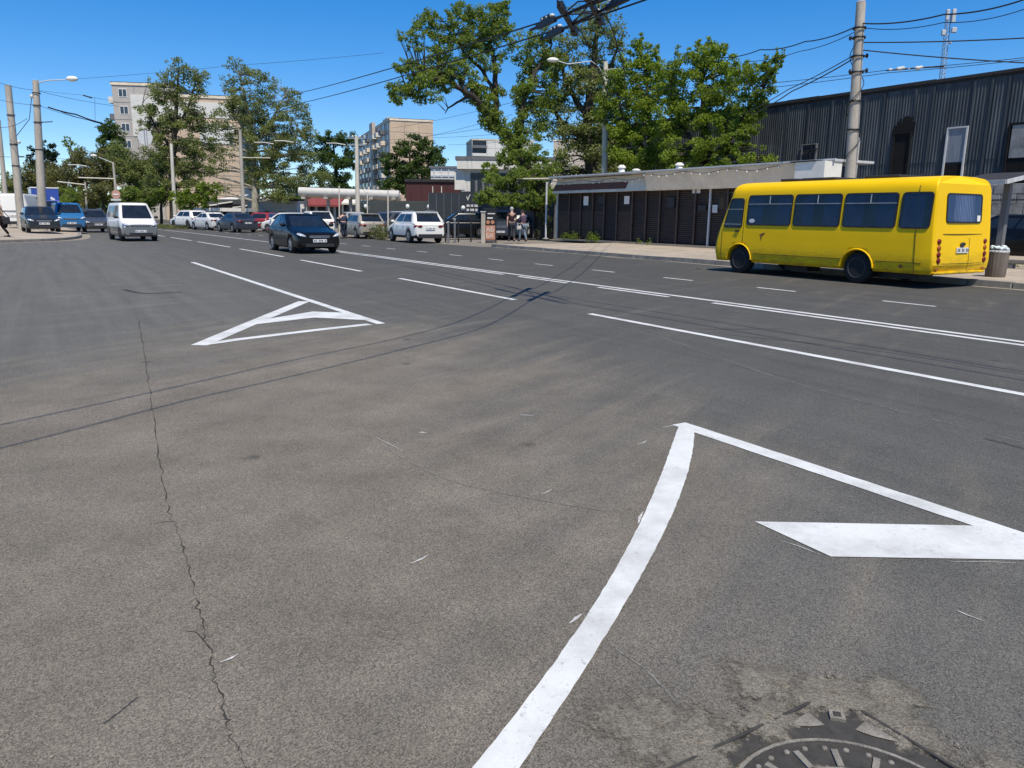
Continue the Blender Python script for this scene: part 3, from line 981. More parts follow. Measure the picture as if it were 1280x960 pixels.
    for sd in (-1, 1):
        g = MB()
        R = Matrix.Rotation(-sd*rad(24), 3, 'Z') @ Matrix.Rotation(rad(14), 3, 'Y') @ Matrix.Rotation(sd*rad(8), 3, 'X')
        g.ell((hl-.155, sd*hw*.70, nz-.090), (.20, .22, .066), 14, 8, 0, R)
        g.build('headlight', 'lamp', root)
        g = MB()
        R = Matrix.Rotation(-sd*rad(22), 3, 'Z')
        h = .22 if kind in ('minivan', 'van') else .085
        g.ell((-hl+.075, sd*hw*.72, p['tail']-.10-h*.5), (.10, .24 if h < .2 else .10, h), 12, 8, 0, R)
        g.build('taillight', 'red_lamp', root)
        g = MB()
        g.ell((p['xc']-.22, sd*(hw+.075), p['cowl']+.05), (.075, .105, .075), 10, 6)
        g.box((p['xc']-.22, sd*(hw-.02), p['cowl']+.01), (.05, .12, .04))
        g.build('wing_mirror', col if kind not in ('minivan', 'van') else 'plastic', root)
    g = MB()
    g.box((hl-.018, 0, nz-.15), (.05, W*.46, .085), 0, 0)
    g.box((hl+.002, 0, nz-.118), (.03, W*.44, .022), 0, 1)
    g.box((hl+.002, 0, nz-.168), (.03, W*.40, .016), 0, 1)
    g.build('grille', ['plastic', 'rim'], root)
    g = MB()
    g.box((hl-.012, 0, gc+.135), (.06, W*.62, .12))
    for sd in (-1, 1):
        g.ell((hl-.055, sd*hw*.72, gc+.17), (.05, .075, .055), 10, 6, 1)
    g.build('bumper_intake', ['plastic', 'steel'], root)
    g = MB()
    g.box((-hl+.0, 0, gc+.12), (.07, W*.74, .20))
    g.build('rear_bumper', low or 'plastic', root)
    plate(root, hl+.022, gc+.30 if kind != 'minivan' else gc+.27, 1)
    plate(root, -hl-.030, (p['tail']-.26), -1)
    for sd in (-1, 1):
        for q in (.30, -.62):
            g = MB(); g.box((q, sd*(hw*.992+.012), p['cowl']-.16), (.17, .028, .026)); g.build('door_handle', col, root)
    if rails:
        for sd in (-1, 1):
            g = MB()
            g.tube([(p['xrf']-.25, sd*hw*.66, H+.0), (p['xrf']-.35, sd*hw*.66, H+.055), (p['xrr']+.35, sd*hw*.66, H+.05), (p['xrr']+.2, sd*hw*.66, H-.0)], .018, 6)
            g.build('roof_rail', 'steel', root)
    if spoiler:
        g = MB(); g.box((p['xrr']-.10, 0, H-.02), (.24, W*.66, .04)); bevel(g.build('spoiler', col, root), .012)
    return root

HU = math.atan2(U.y, U.x)          # heading along the road, away from the camera
HD = math.atan2(-U.y, -U.x)        # heading towards the camera
for nm, c, kw in (('paint_black', (0.005, 0.005, 0.006), dict(coat=.12, dust=.05, spec=.28, rough=.25)), ('paint_white', (0.80, 0.775, 0.715), dict(coat=.25)), ('paint_offwhite', (0.70, 0.685, 0.64), dict(coat=.25)),
                  ('paint_navy', (0.035, 0.042, 0.060), dict(coat=.3, dust=.12)), ('paint_dark', (0.018, 0.023, 0.030), dict(coat=.25, dust=.10, spec=.35)), ('paint_blue', (0.03, 0.15, 0.34), {}),
                  ('paint_graphite', (0.085, 0.085, 0.085), dict(metal=.3)), ('paint_silver', (0.42, 0.42, 0.41), dict(metal=.3)), ('paint_champagne', (0.44, 0.39, 0.32), dict(metal=.25)),
                  ('paint_red', (0.30, 0.025, 0.035), {}), ('paint_lower', (0.20, 0.205, 0.20), dict(metal=.3)), ('paint_truck', (0.02, 0.06, 0.33), {})):
    MT[nm] = paint(nm, c, **kw)

def gpos(px, Y, z=0.0):
    """point of the ground plane below a pixel column at distance Y"""
    p = at(px, 300, Y)
    return Vector((p.x, p.y, z))

# moving traffic
p = gnd(391, 318)
make_car('sedan', 'black_car', 'glossy black saloon car driving towards the junction with silver alloy wheels', 'car', gpos(378, 31.3), HD+rad(0), 'paint_black', None)
make_car('minivan', 'white_minivan', 'white minivan with a grey lower half driving behind the black saloon', 'van', gpos(166, 41.6), HD+rad(5), 'paint_white', None, low='paint_lower', lowz=.74, rim='steel_rim')
make_car('suv', 'grey_car', 'dark grey estate car with a wide silver grille queuing beside the white minivan', 'car', gpos(118.5, 57), HD+rad(6), 'paint_graphite', None, rails=True, rim='steel_rim')
make_car('minivan', 'blue_van', 'bright blue van with a dark windscreen between the black hatchback and the grey estate', 'van', gpos(87, 52.5, .2), HD+rad(4), 'paint_blue', 'vehicles by the left kerb', rim='steel_rim', H=1.8)
make_car('hatch', 'dark_car', 'dark blue hatchback parked on the left pavement in front of the lamp pole', 'car', gpos(52.5, 46.5, .26), HD+rad(6), 'paint_dark', 'vehicles by the left kerb', H=1.46, L=4.0)
make_car('van', 'white_van', 'tall plain white panel van parked behind the concrete poles', 'van', gpos(34, 57, .27), HU+rad(-14), 'paint_white', 'vehicles by the left kerb', rim='steel_rim', rear_glass=False)

# box truck behind the pole
t = thing('box_truck', 'small truck with a royal blue cargo box bearing a white emblem, behind the lamp pole', 'truck', gpos(61.5, 68, .27), HD+rad(3), 'vehicles by the left kerb')
g = MB(); g.box((-.6, 0, 1.95), (4.2, 2.0, 2.2)); b_ = g.build('cargo_box', 'paint_truck', t); bevel(b_, .03)
g = MB()
g.box((-.6, 0, 3.09), (4.26, 2.06, .09))
g.build('box_trim', 'white_paint', b_)
g = MB()
for k, (a, b, r) in enumerate(((-.30, 2.05, .22), (-.18, 2.22, .13), (-.42, 1.86, .15))):
    g.ell((1.505, -a+.25, b), (.012, r*.7, r), 10, 6)
g.build('emblem', 'white_paint', b_)
g = MB()
pr = [(1.6, .5), (2.55, .5), (2.6, 1.1), (2.35, 1.3), (2.0, 2.05), (1.6, 2.1)]
g.loft([[Vector((x, y, z)) for x, z in pr] for y in (-.95, .95)], 0)
g.build('cab', 'paint_truck', t)
g = MB(); g.add([(2.375, -.82, 1.33), (2.375, .82, 1.33), (2.04, .78, 2.0), (2.04, -.78, 2.0)], [(0, 1, 2, 3)]); g.build('windscreen', 'glass', t)
g = MB(); g.box((-.2, 0, .62), (5.2, .8, .22)); g.build('chassis', 'plastic', t)
for x in (1.85, -1.7):
    for sd in (-1, 1): wheel(t, x, sd*.85, .38, .22, 'steel_rim', 0)

# parked cars on the right, far to near
PK = [
 ('suv', 'white_suv', 'white off-roader parked farthest left under the bright green tree', 239, 72, 18, 'paint_white', dict(rails=True, rim='steel_rim', group='cars parked beside the street')),
 ('sedan', 'white_car', 'white saloon parked between the white off-roader and the dark blue saloon', 264, 67, 14, 'paint_offwhite', {}),
 ('sedan', 'dark_blue_car', 'dark blue saloon parked broadside with bright wheels, left of the red car', 297, 61, 10, 'paint_navy', {}),
 ('hatch', 'red_car', 'deep red hatchback parked behind the moving black saloon', 335, 66, -34, 'paint_red', {}),
 ('hatch', 'white_car', 'small white car peeking over the roof of the black saloon', 360, 60, 30, 'paint_white', {}),
 ('suv', 'white_suv', 'white off-roader with a wide dark rear window just right of the black saloon', 395, 55, -4, 'paint_white', dict(spoiler=True)),
 ('hatch', 'beige_car', 'champagne hatchback seen from behind beside the bending person in navy', 453, 49.5, -2, 'paint_champagne', dict(spoiler=True)),
 ('suv', 'silver_car', 'silver car deepest in the lot behind the champagne hatchback', 441, 63, -10, 'paint_silver', {}),
 ('sedan', 'silver_car', 'pale silver saloon half hidden between the champagne hatchback and the white crossover', 470, 57, 40, 'paint_silver', {}),
 ('suv', 'grey_car', 'graphite car with its windscreen facing the street, behind the white crossover', 487, 53, 120, 'paint_graphite', {}),
 ('hatch', 'silver_car', 'light grey car roof showing above the white crossover bonnet', 494, 62, 60, 'paint_silver', dict(H=1.7)),
 ('suv', 'white_crossover', 'white crossover with black lower trim parked nearest to the road, tail towards us', 519, 43.0, -3, 'paint_white', dict(spoiler=True, rails=True, low='plastic', lowz=.50)),
 ('sedan', 'white_car', 'white saloon whose cabin shows just above the white crossover roof', 529, 64, 15, 'paint_offwhite', dict(H=1.6)),
 ('suv', 'dark_suv', 'black off-roader parked behind the low black railing', 575, 52, 70, 'paint_black', {}),
 ('suv', 'dark_suv', 'black car behind the right end of the low black railing', 596, 55, 100, 'paint_dark', {}),
 ('minivan', 'dark_minivan', 'dark navy people carrier behind the orange poster stand, left of the couple', 627, 49.5, 148, 'paint_navy', dict(H=1.75, rim='steel_rim')),
 ('hatch', 'pale_car', 'white car parked behind the walking couple under the ivy tree', 650, 53.5, 75, 'paint_offwhite', {}),
]
for kind, nm, lab, px, Y, dr, colr, kw in PK:
    make_car(kind, nm, lab, 'car', gpos(px, Y, 0.006), HU+rad(dr), colr, **kw)
q = gnd(1268, 318)
make_car('suv', 'dark_suv', 'black off-roader parked on the pavement by the block wall behind the litter bin', 'car', RU(13.6, 27.6, .13), HU+rad(4), 'paint_black', L=4.6, H=1.55)

# ------------------------------------------------------------------ the bus
BX = 12.85
bus = thing('yellow_bus', 'small yellow city bus with blue curtains parked by the right kerb', 'bus', RU(BX, 17.645), HU, None)
bus.scale = (1.0, 1.06, 1.0)
ZR = [.32, .42, .52, .60, .70, .85, 1.05, 1.25, 1.55, 1.85, 2.08, 2.18, 2.27, 2.345, 2.40, 2.435, 2.45]
YW = [(2.45, .0), (2.445, .40), (2.425, .74), (2.38, .90), (2.30, .975), (2.18, 1.02), (1.25, 1.075), (.62, 1.085), (.32, 1.06)]
XF = [(2.45, 2.42), (2.42, 2.56), (2.36, 2.66), (2.26, 2.71), (2.10, 2.75), (1.25, 3.06), (.95, 3.17), (.62, 3.22), (.32, 3.16)]
XR = [(2.45, -2.90), (2.42, -3.00), (2.36, -3.05), (2.20, -3.08), (1.25, -3.15), (.60, -3.20), (.40, -3.18), (.32, -3.12)]
yw = lambda z: piece(YW, z)
WF, WB, WRAD, ARC = 2.27, -1.36, .365, .425
ends = [(0, .905), (.025, .955), (.07, .985), (.14, 1.0)]
ends_r = [(0, .968), (.010, .985), (.024, .995), (.045, 1.0)]
xt = [(d, k) for d, k in ends]
rings = []
def bus_ring(kind, d, k):
    R = []
    for sg in (1, -1):
        seq = ZR if sg == 1 else ZR[::-1][1:]
        for z in seq:
            y = yw(z)*sg*k
            if kind == 'R': x = piece(XR, z)+d
            elif kind == 'F': x = piece(XF, z)-d
            else:
                x = d
            z2 = z
            for xw in (WF, WB):
                if abs(x-xw) < ARC:
                    z2 = max(z2, WRAD+math.sqrt(ARC**2-(x-xw)**2))
            R.append(Vector((x, y, z2)))
    return R
for d, k in ends_r: rings.append(bus_ring('R', d, k))
xs = list(np.arange(-2.70, 2.05, .06))
for x in xs:
    rings.append(bus_ring('M', x, 1))
# front part leans with the windscreen: blend from a vertical section to the slanted nose
for i in range(1, 14):
    f = i/14
    R = []
    for a, b in zip(bus_ring('M', xs[-1], 1), bus_ring('F', .14, 1.0)):
        R.append(a.lerp(b, f))
    for j, q in enumerate(R):
        z = (ZR+ZR[::-1][1:])[j]
        z2 = z
        if abs(q.x-WF) < ARC: z2 = max(z, WRAD+math.sqrt(ARC**2-(q.x-WF)**2))
        R[j] = Vector((q.x, q.y, z2))
    rings.append(R)
for d, k in ends[::-1]: rings.append(bus_ring('F', d, k))
g = MB()
g.loft(rings, 0, True, True)
body = g.build('body', 'bus', bus)
g = MB(); g.box((-.1, 0, .55), (5.9, 1.62, .5)); g.box((-1.9, .45, .28), (1.6, .5, .22)); g.box((.7, .4, .25), (.7, .5, .18)); g.build('underbody', 'plastic', bus)

def side_pt(sg):
    return lambda x, z, off: Vector((x, sg*(yw(z)+off), z))
def rear_pt(y, z, off):
    k = abs(y)/1.08
    return Vector((piece(XR, z)-off+.018*k*k, y, z))
def front_pt(y, z, off):
    return Vector((piece(XF, z)+off, y, z))
def rrect(x0, x1, z0, z1, r, m=5, slant=0.0):
    P = []
    for cx, cz, a0 in ((x1-r, z1-r, 0), (x0+r, z1-r, PI/2), (x0+r, z0+r, PI), (x1-r, z0+r, 1.5*PI)):
        for i in range(m+1):
            a = a0+i*PI/2/m
            x, z = cx+r*math.cos(a), cz+r*math.sin(a)
            P.append((x+slant*(z-z0)/(z1-z0)*(1 if cx > (x0+x1)/2 else 0), z))
    return P
def panel(fn, P, off, name, m, parent, rows=None):
    g = MB()
    g.add([fn(x, z, off) for x, z in P], [tuple(range(len(P)))])
    g.add([fn(x, z, off) for x, z in P]+[fn(x, z, -.01) for x, z in P], [(i, (i+1) % len(P), (i+1) % len(P)+len(P), i+len(P)) for i in range(len(P))])
    return g.build(name, m, parent)
def frame(fn, Po, Pi, off, name, m, parent):
    n = len(Po)
    g = MB()
    A = [fn(x, z, off) for x, z in Po]; B = [fn(x, z, off) for x, z in Pi]; C = [fn(x, z, -.01) for x, z in Po]; D = [fn(x, z, .004) for x, z in Pi]
    g.add(A+B+C+D, [(i, (i+1) % n, (i+1) % n+n, i+n) for i in range(n)]+[(i+2*n, (i+1) % n+2*n, (i+1) % n, i) for i in range(n)]+[(i+n, (i+1) % n+n, (i+1) % n+3*n, i+3*n) for i in range(n)])
    return g.build(name, m, parent)
def curtain(fn, x0, x1, z0, z1, off, name, m, parent, fold=.055):
    g = MB()
    n, k = max(8, int((x1-x0)/.012)), 5
    vs = []
    for j in range(k+1):
        z = z0+(z1-z0)*j/k
        for i in range(n+1):
            x = x0+(x1-x0)*i/n
            vs.append(fn(x, z, off+.003*math.sin(x/fold*2*PI+math.sin(x*17)*1.2)))
    g.add(vs, [(j*(n+1)+i, j*(n+1)+i+1, (j+1)*(n+1)+i+1, (j+1)*(n+1)+i) for j in range(k) for i in range(n)], 0, True)
    return g.build(name, m, parent)

def bus_window(fn, x0, x1, z0, z1, curt=(), vent=True, m_c='curtain', slant=0.0, parent=bus):
    Po = rrect(x0, x1, z0, z1, .09, slant=slant)
    Pi = rrect(x0+.035, x1-.035, z0+.035, z1-.035, .07, slant=slant)
    w = frame(fn, Po, Pi, .017, 'window', 'black', parent)
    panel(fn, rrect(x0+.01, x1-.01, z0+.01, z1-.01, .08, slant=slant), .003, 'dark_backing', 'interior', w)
    for a, b in curt:
        curtain(fn, x0+.03+(x1-x0-.06)*a, x0+.03+(x1-x0-.06)*b, z0+.03, z1-.03, .0075, 'curtain', m_c, w)
    panel(fn, rrect(x0+.03, x1-.03, z0+.03, z1-.03, .07, slant=slant), .013, 'pane', 'pane', w)
    if vent:
        zb = z0+(z1-z0)*.70
        g = MB()
        P = [fn(x0+.03+(x1-x0-.06)*i/6, zb, .018) for i in range(7)]
        g.tube(P, .011, 6)
        xm = (x0+x1)/2
        g.tube([fn(xm, zb, .018), fn(xm, z1-.03, .018)], .014, 6)
        g.build('vent_bar', 'steel', w)
    return w
LX = side_pt(1)
wx = lambda px: pl(px, 265, 16.55)[0]-BX
Z0, Z1 = 1.30, 2.09
bus_window(LX, wx(992)+.03, wx(935.5), Z0, Z1, ((.0, .30), (.66, .98)))
bus_window(LX, wx(1053)+.02, wx(993.5), Z0, Z1, ((.02, .34), (.58, .80)))
bus_window(LX, wx(1123.5)+.02, wx(1055.5), Z0, Z1, ((.03, .36), (.62, .99)))
bus_window(LX, wx(1166), wx(1126.5), Z0, Z1, ((.22, .95),), vent=False)
# driver's window with its raked front edge
D0, D1 = wx(930.5), wx(905.5)-.05
bus_window(LX, D0, D1, 1.22, 2.02, (), vent=False, slant=-.20)
g = MB(); g.tube([LX(D0+.03, 1.72, .018), LX(D1-.13, 1.72, .018)], .011, 6); g.tube([LX(D0+.03, 1.32, .018), LX(D1-.03, 1.32, .018)], .010, 6); g.build('window_bar', 'steel', bus)
RX = side_pt(-1)
for a, b in ((-2.55, -1.55), (-1.45, -.15), (-.05, 1.05)):
    bus_window(RX, a, b, Z0, Z1, ((.05, .4), (.6, .95)))
for a, b in ((1.2, 2.0), (-3.02, -2.62)):
    w_ = bus_window(RX, a, b, .5, 2.09, (), vent=False)
    w_.name = 'door'
# windscreen
bus_window(front_pt, -.86, .86, 1.26, 2.14, (), vent=False).name = 'windscreen'
# rear window
bus_window(rear_pt, -.66, .66, 1.43, 2.07, ((.0, 1.0),), vent=False, m_c='curtain_pale')
g = MB()
g.add([rear_pt(y, z, .016) for y, z in ((-.60, 1.47), (-.48, 1.47), (-.48, 1.60), (-.60, 1.60))], [(0, 1, 2, 3)])
g.build('window_sticker', 'white_paint', bus)
g = MB()
g.add([LX(wx(938)-.16*i/12*0-.02-.10+.10*math.cos(a), Z0+.12+  .055*math.sin(a), .017) for i, a in enumerate([2*PI*k/12 for k in range(12)])], [tuple(range(12))])
g.build('oval_sticker', 'grey_paint', bus)
# seams, rub line, wheel arch lips, flap and rust
g = MB()
def seam(fn, P, w=.008):
    g.tube([fn(a, b, .001) for a, b in P], w, 5)
seam(LX, [(x, .56) for x in np.arange(-2.95, WB-ARC+.02, .1)]); seam(LX, [(x, .56) for x in np.arange(WB+ARC, WF-ARC+.02, .1)])
seam(LX, [(-2.80+.06*(z-.33), z) for z in np.arange(.33, 2.3, .1)], .010)
seam(LX, [(D0-.05, z) for z in np.arange(.82, 2.1, .1)], .006)
seam(LX, [(2.92, z) for z in np.arange(.36, 1.22, .1)], .008)
seam(rear_pt, [(y, 1.19) for y in np.arange(-.72, .74, .12)], .008)
seam(rear_pt, [(-.25, z) for z in np.arange(.4, 1.19, .1)], .004)
seam(rear_pt, [(y, .55) for y in np.arange(-.95, .97, .12)], .005)
g.build('panel_seam', 'seam', bus)
for xw in (WF, WB):
    g = MB()
    g.tube([Vector((xw+(ARC+.012)*math.cos(a), 1.083, WRAD+(ARC+.012)*math.sin(a))) for a in np.linspace(.05, PI-.05, 16)], .022, 6)
    g.build('wheel_arch', 'bus', bus)
    for sd in (-1, 1):
        wheel(bus, xw, sd*.92, WRAD, .24, 'steel_rim', 0)
g = MB()
g.poly([LX(1.52, 1.00, .004), LX(1.60, 1.06, .004), LX(1.46, 1.12, .004), LX(1.40, 1.10, .004)])
g.poly([LX(1.56, 1.0, .004), LX(1.52, .9, .004), LX(1.50, 1.02, .004)])
g.poly([LX(-2.55, .45, .004), LX(-2.48, .52, .004), LX(-2.42, .47, .004), LX(-2.45, .42, .004)])
g.build('rust_patch', 'rust', bus)
g = MB(); g.box(LX(D0+.16, 1.14, .012), (.13, .03, .04)); g.build('door_handle', 'black', bus)
for sd in (-1, 1):
    for i, z in enumerate((1.03, .89, .75, .62)):
        g = MB()
        pt = rear_pt(sd*.86, z, 0)
        g.lathe([(.062, .012), (.062, -.015), (.048, -.03), (.01, -.038)], pt, 14, 'X', 0, True, False)
        g.build('taillight', 'orange_lamp' if i == 1 else 'red_lamp', bus)
        g2 = MB()
    g = MB(); g.box(rear_pt(sd*.86, .43, .008), (.02, .10, .05)); g.build('reflector', 'orange_lamp', bus)
g = MB(); g.box(rear_pt(.02, .84, .012), (.02, .44, .12)); pp_ = g.build('number_plate', 'plate', bus)
g = MB()
x0 = rear_pt(0, .84, .012).x-.012
for i in range(8):
    if i in (2, 5): continue
    g.box((x0, -.17+i*.052, .84), (.004, .03, .065))
g.build('lettering', 'plate_ink', pp_)
g = MB(); g.ell(rear_pt(.0, .97, .008), (.03, .10, .045), 10, 6); g.ell(rear_pt(.05, .92, .008), (.03, .04, .05), 8, 6); g.build('plate_lamp', 'plastic', bus)
g = MB()
g.box((-3.10, 0, .35), (.20, 1.9, .06)); bevel(g.build('rear_bumper', 'bus', bus), .02)
for sd in (-1, 1):
    g = MB(); g.ell((3.15, sd*.78, .72), (.10, .14, .10), 12, 8); g.build('headlight', 'lamp', bus)
    g = MB()
    g.tube([(2.70, sd*1.0, 2.17), (2.88, sd*1.16, 2.16), (2.92, sd*1.18, 2.05)], .012, 6)
    g.box((2.93, sd*1.18, 1.90), (.06, .16, .30))
    g.build('wing_mirror', 'black', bus)
g = MB()
for x, ln in ((1.25, .55), (.35, 1.0), (-1.4, .9)):
    g.box((x, .1, 2.475), (ln, .9, .07))
bevel(g.build('roof_hatch', 'plastic', bus), .025)
g = MB(); g.box((2.62, .35, 2.38), (.12, .5, .10)); bevel(g.build('roof_light', 'bus', bus), .03)
g = MB(); g.box((3.12, 0, .42), (.18, 1.96, .16)); bevel(g.build('front_bumper', 'bus', bus), .03)

# ------------------------------------------------------------------ brown kiosk row
# local x runs along the road (away from the camera), local +y faces the road
KU0, KU1 = 19.2, 38.0
KC = (KU0+KU1)/2
kio = thing('kiosk_row', 'long low row of dark brown shuttered kiosks with a cream fascia behind the bus', 'kiosk', RU(KC, 26.2, .13), HU)
kx = lambda u: u-KC
hw_ = (KU1-KU0)/2
g = MB(); g.box((0, -.95, 1.40), (2*hw_, 1.8, 2.8)); g.build('wall', 'roller', kio)
g = MB(); g.box((0, .10, .045), (2*hw_+.1, .34, .09)); g.build('step', 'gravel', kio)
kpx = [697, 712, 726, 741, 755, 771, 790, 807, 824, 846, 868, 886, 908]
ks = [kx(pl(px, 300, 26.2)[0]) for px in kpx]
ks += [ks[-1]-1.1, ks[-1]-2.2, ks[-1]-3.3, -hw_+.05]
for i, (a, b) in enumerate(zip(ks, ks[1:])):
    g = MB()
    # shutter with fine horizontal slats
    w = a-b-.10
    rows = 26
    P = []
    for j in range(rows+1):
        z = .12+2.44*j/rows
        P += [(z, .02), (z+.045, .045)]
    vs = [(b+.05, y, z) for z, y in P]+[(a-.05, y, z) for z, y in P]
    k = len(P)
    g.add(vs, [(j, j+1, j+1+k, j+k) for j in range(k-1)])
    if 0 <= i <= 5:
        for fi, f in enumerate(g.f):
            if g.v[f[0]][2] < 1.62 and i != 4: g.m[fi] = 1  # lower slats coloured lighter to paint in reflected sun
    g.build('shutter', ['roller', 'shutter_low_lit'], kio)
for i, a in enumerate(ks):
    pale = i in (0, 11)
    g = MB(); g.box((a, .075, 1.38), (.08 if pale else .045, .07, 2.6))
    g.build('post', 'grey_paint' if pale else 'post_brown', kio)
for i, (px, py, w, h) in enumerate(((732, 251, .42, .48), (783, 250, .40, .40), (877, 260, .5, .25), (893, 261, .30, .34), (838, 253, .5, .5), (752, 250, .6, .4), (870, 238, .5, .25), (707, 243, .4, .2))):
    u, z = pl(px, py, 26.1)
    g = MB(); g.box((kx(u), .07, z-.13), (w, .02, h))
    g.build('notice', 'white_paint' if i in (0, 1) else ('grey_paint' if i in (3, 6) else 'plastic'), kio)
# fascia: brown sign board, pale band, and a flaring canopy to the right
xa, xb = hw_, kx(pl(789, 235, 26.2)[0])
g = MB()
g.loft([[Vector((x, y, z)) for y, z in ((.40, 2.62), (.04, 3.42), (-.2, 3.42), (-.2, 2.62))] for x in (xa, xb)])
g.build('fascia', 'cream_old', kio)
g = MB()
g.loft([[Vector((x, y, z)) for y, z in ((.375, 2.76), (.222, 3.10), (.16, 3.10), (.31, 2.76))] for x in (xa-.02, xb+.02)])
g.build('sign_board', 'sign_brown', kio)
xc = kx(pl(815, 230, 26.2)[0])
g = MB()
g.loft([[Vector((x, y, z)) for y, z in ((.402, 2.63), (.042, 3.44), (-.2, 3.44), (-.2, 2.63))] for x in (xb-.004, xc)])
g.build('fascia', 'cream', kio)
xd = kx(pl(1002, 225, 25.6)[0])
g = MB()
g.loft([[Vector((x, y, z)) for y, z in ((.30, 2.62), (.52, 3.40), (.52, 3.47), (-.2, 3.49), (-.2, 2.62))] for x in (xc-.004, xd)])
g.build('canopy', 'cream', kio)
xe = -hw_
g = MB()
g.box(((xd+xe)/2, .55, 3.02), (xd-xe-.02, 1.0, .86)); g.build('box_sign', 'white_paint', kio)
g = MB(); g.box(((xd+xe)/2+.3, .55, 3.475), (xd-xe-.2, 1.1, .04)); g.build('canopy_edge', 'roof_dark', kio)
g = MB()
g.box((0, -.62, 3.50), (2*hw_+.06, 2.4, .09)); g.box((0, .63-.03, 3.52), (2*hw_+.2, .10, .06))
g.build('roof', 'grey_paint', kio)
g = MB(); ub = pl(625, 222, 26.2)[0]
g.tube([(hw_-.2, .55, 3.44), (kx(ub)-.5, .55, 3.62)], .055, 6); g.build('roof_beam', 'cream', kio)
# festoon of bulbs along the fascia
t = thing('string_lights', 'string of white bulbs hanging along the top of the kiosk fascia', 'string lights', RU(KC, 26.2, .13), HU)
P = []
for i in range(61):
    x = hw_-.1-(hw_*2-2.6)*i/60
    P.append(Vector((x, (.42 if x > xc else .60), 3.22+.06*math.cos(i*PI/5)+ (0 if x > xc else .12))))
g = MB(); g.tube(P, .010, 5); g.build('cable', 'wire', t)
for i in range(2, 61, 2):
    g = MB(); g.ell(P[i]-Vector((0, 0, .06)), (.045, .045, .055), 8, 6); g.build('bulb', 'bulb', t)
# chimney-like white vents and a thin mast on the kiosk roof
for px, py, h in ((777, 217, .55), (849, 212, .45), (795, 222, .30)):
    p = at(px, py, pl(px, py, 27.2)[0]*U.y+27.2*V.y)
    t = thing('roof_vent', {777: 'tall whitewashed vent pipe on the kiosk roof beside the lamp post', 849: 'white vent pipe with a wide cap on the kiosk roof, in the middle', 795: 'shortest white vent stub on the kiosk roof'}[px], 'vent', (p.x, p.y, 3.64), 0, 'vents on the kiosk roof')
    g = MB(); g.lathe([(.17, 0), (.17, h*.6), (.13, h*.62), (.13, h*.72)], (0, 0, 0), 10); g.build('pipe', 'white_paint', t)
    g = MB(); g.lathe([(.22, h*.70), (.22, h*.82), (.10, h)], (0, 0, 0), 10); g.build('cap', 'white_paint', t)

# ------------------------------------------------------------------ warehouse
WV = 36.0
wh = thing('warehouse', 'large dark warehouse clad in corrugated tin with boarded windows behind the bus', 'warehouse', RU(26, WV, 0), HU)
g = MB()
x0, x1 = 4-26, 46-26
n = int((x1-x0)/.036)
vs = []
for z in (0.1, 4.1, 4.1, 7.66):
    for i in range(n+1):
        x = x0+(x1-x0)*i/n
        off = .0 if z > 4.05 else .0
        y = (.030 if (i//2) % 2 else 0.0)
        vs.append((x, y+(.02 if vs and len(vs) >= 2*(n+1) else 0), z))
k = n+1
fs = [(i, i+1, i+1+k, i+k) for i in range(n)]+[(i+2*k, i+1+2*k, i+1+3*k, i+3*k) for i in range(n)]
g.add(vs, fs)
g.build('cladding', 'tin', wh)
g = MB(); g.box(((x0+x1)/2, -8.05, 3.78), (x1-x0-.05, 16, 7.5)); g.build('wall', 'tin', wh)
g = MB()
xx = x0
while xx < x1:
    L_ = random.uniform(1.6, 2.6)
    g.box((xx+L_/2, .03, 7.70+random.uniform(-.015, .02)), (L_-.01, .16, .14+random.uniform(-.02, .03)), 0, 0)
    xx += L_
g.build('roof_trim', 'roof_dark', wh)
g = MB(); g.box(((x0+x1)/2, -8, 7.56), (x1-x0+.3, 16.1, .10)); g.build('roof', 'roof_dark', wh)
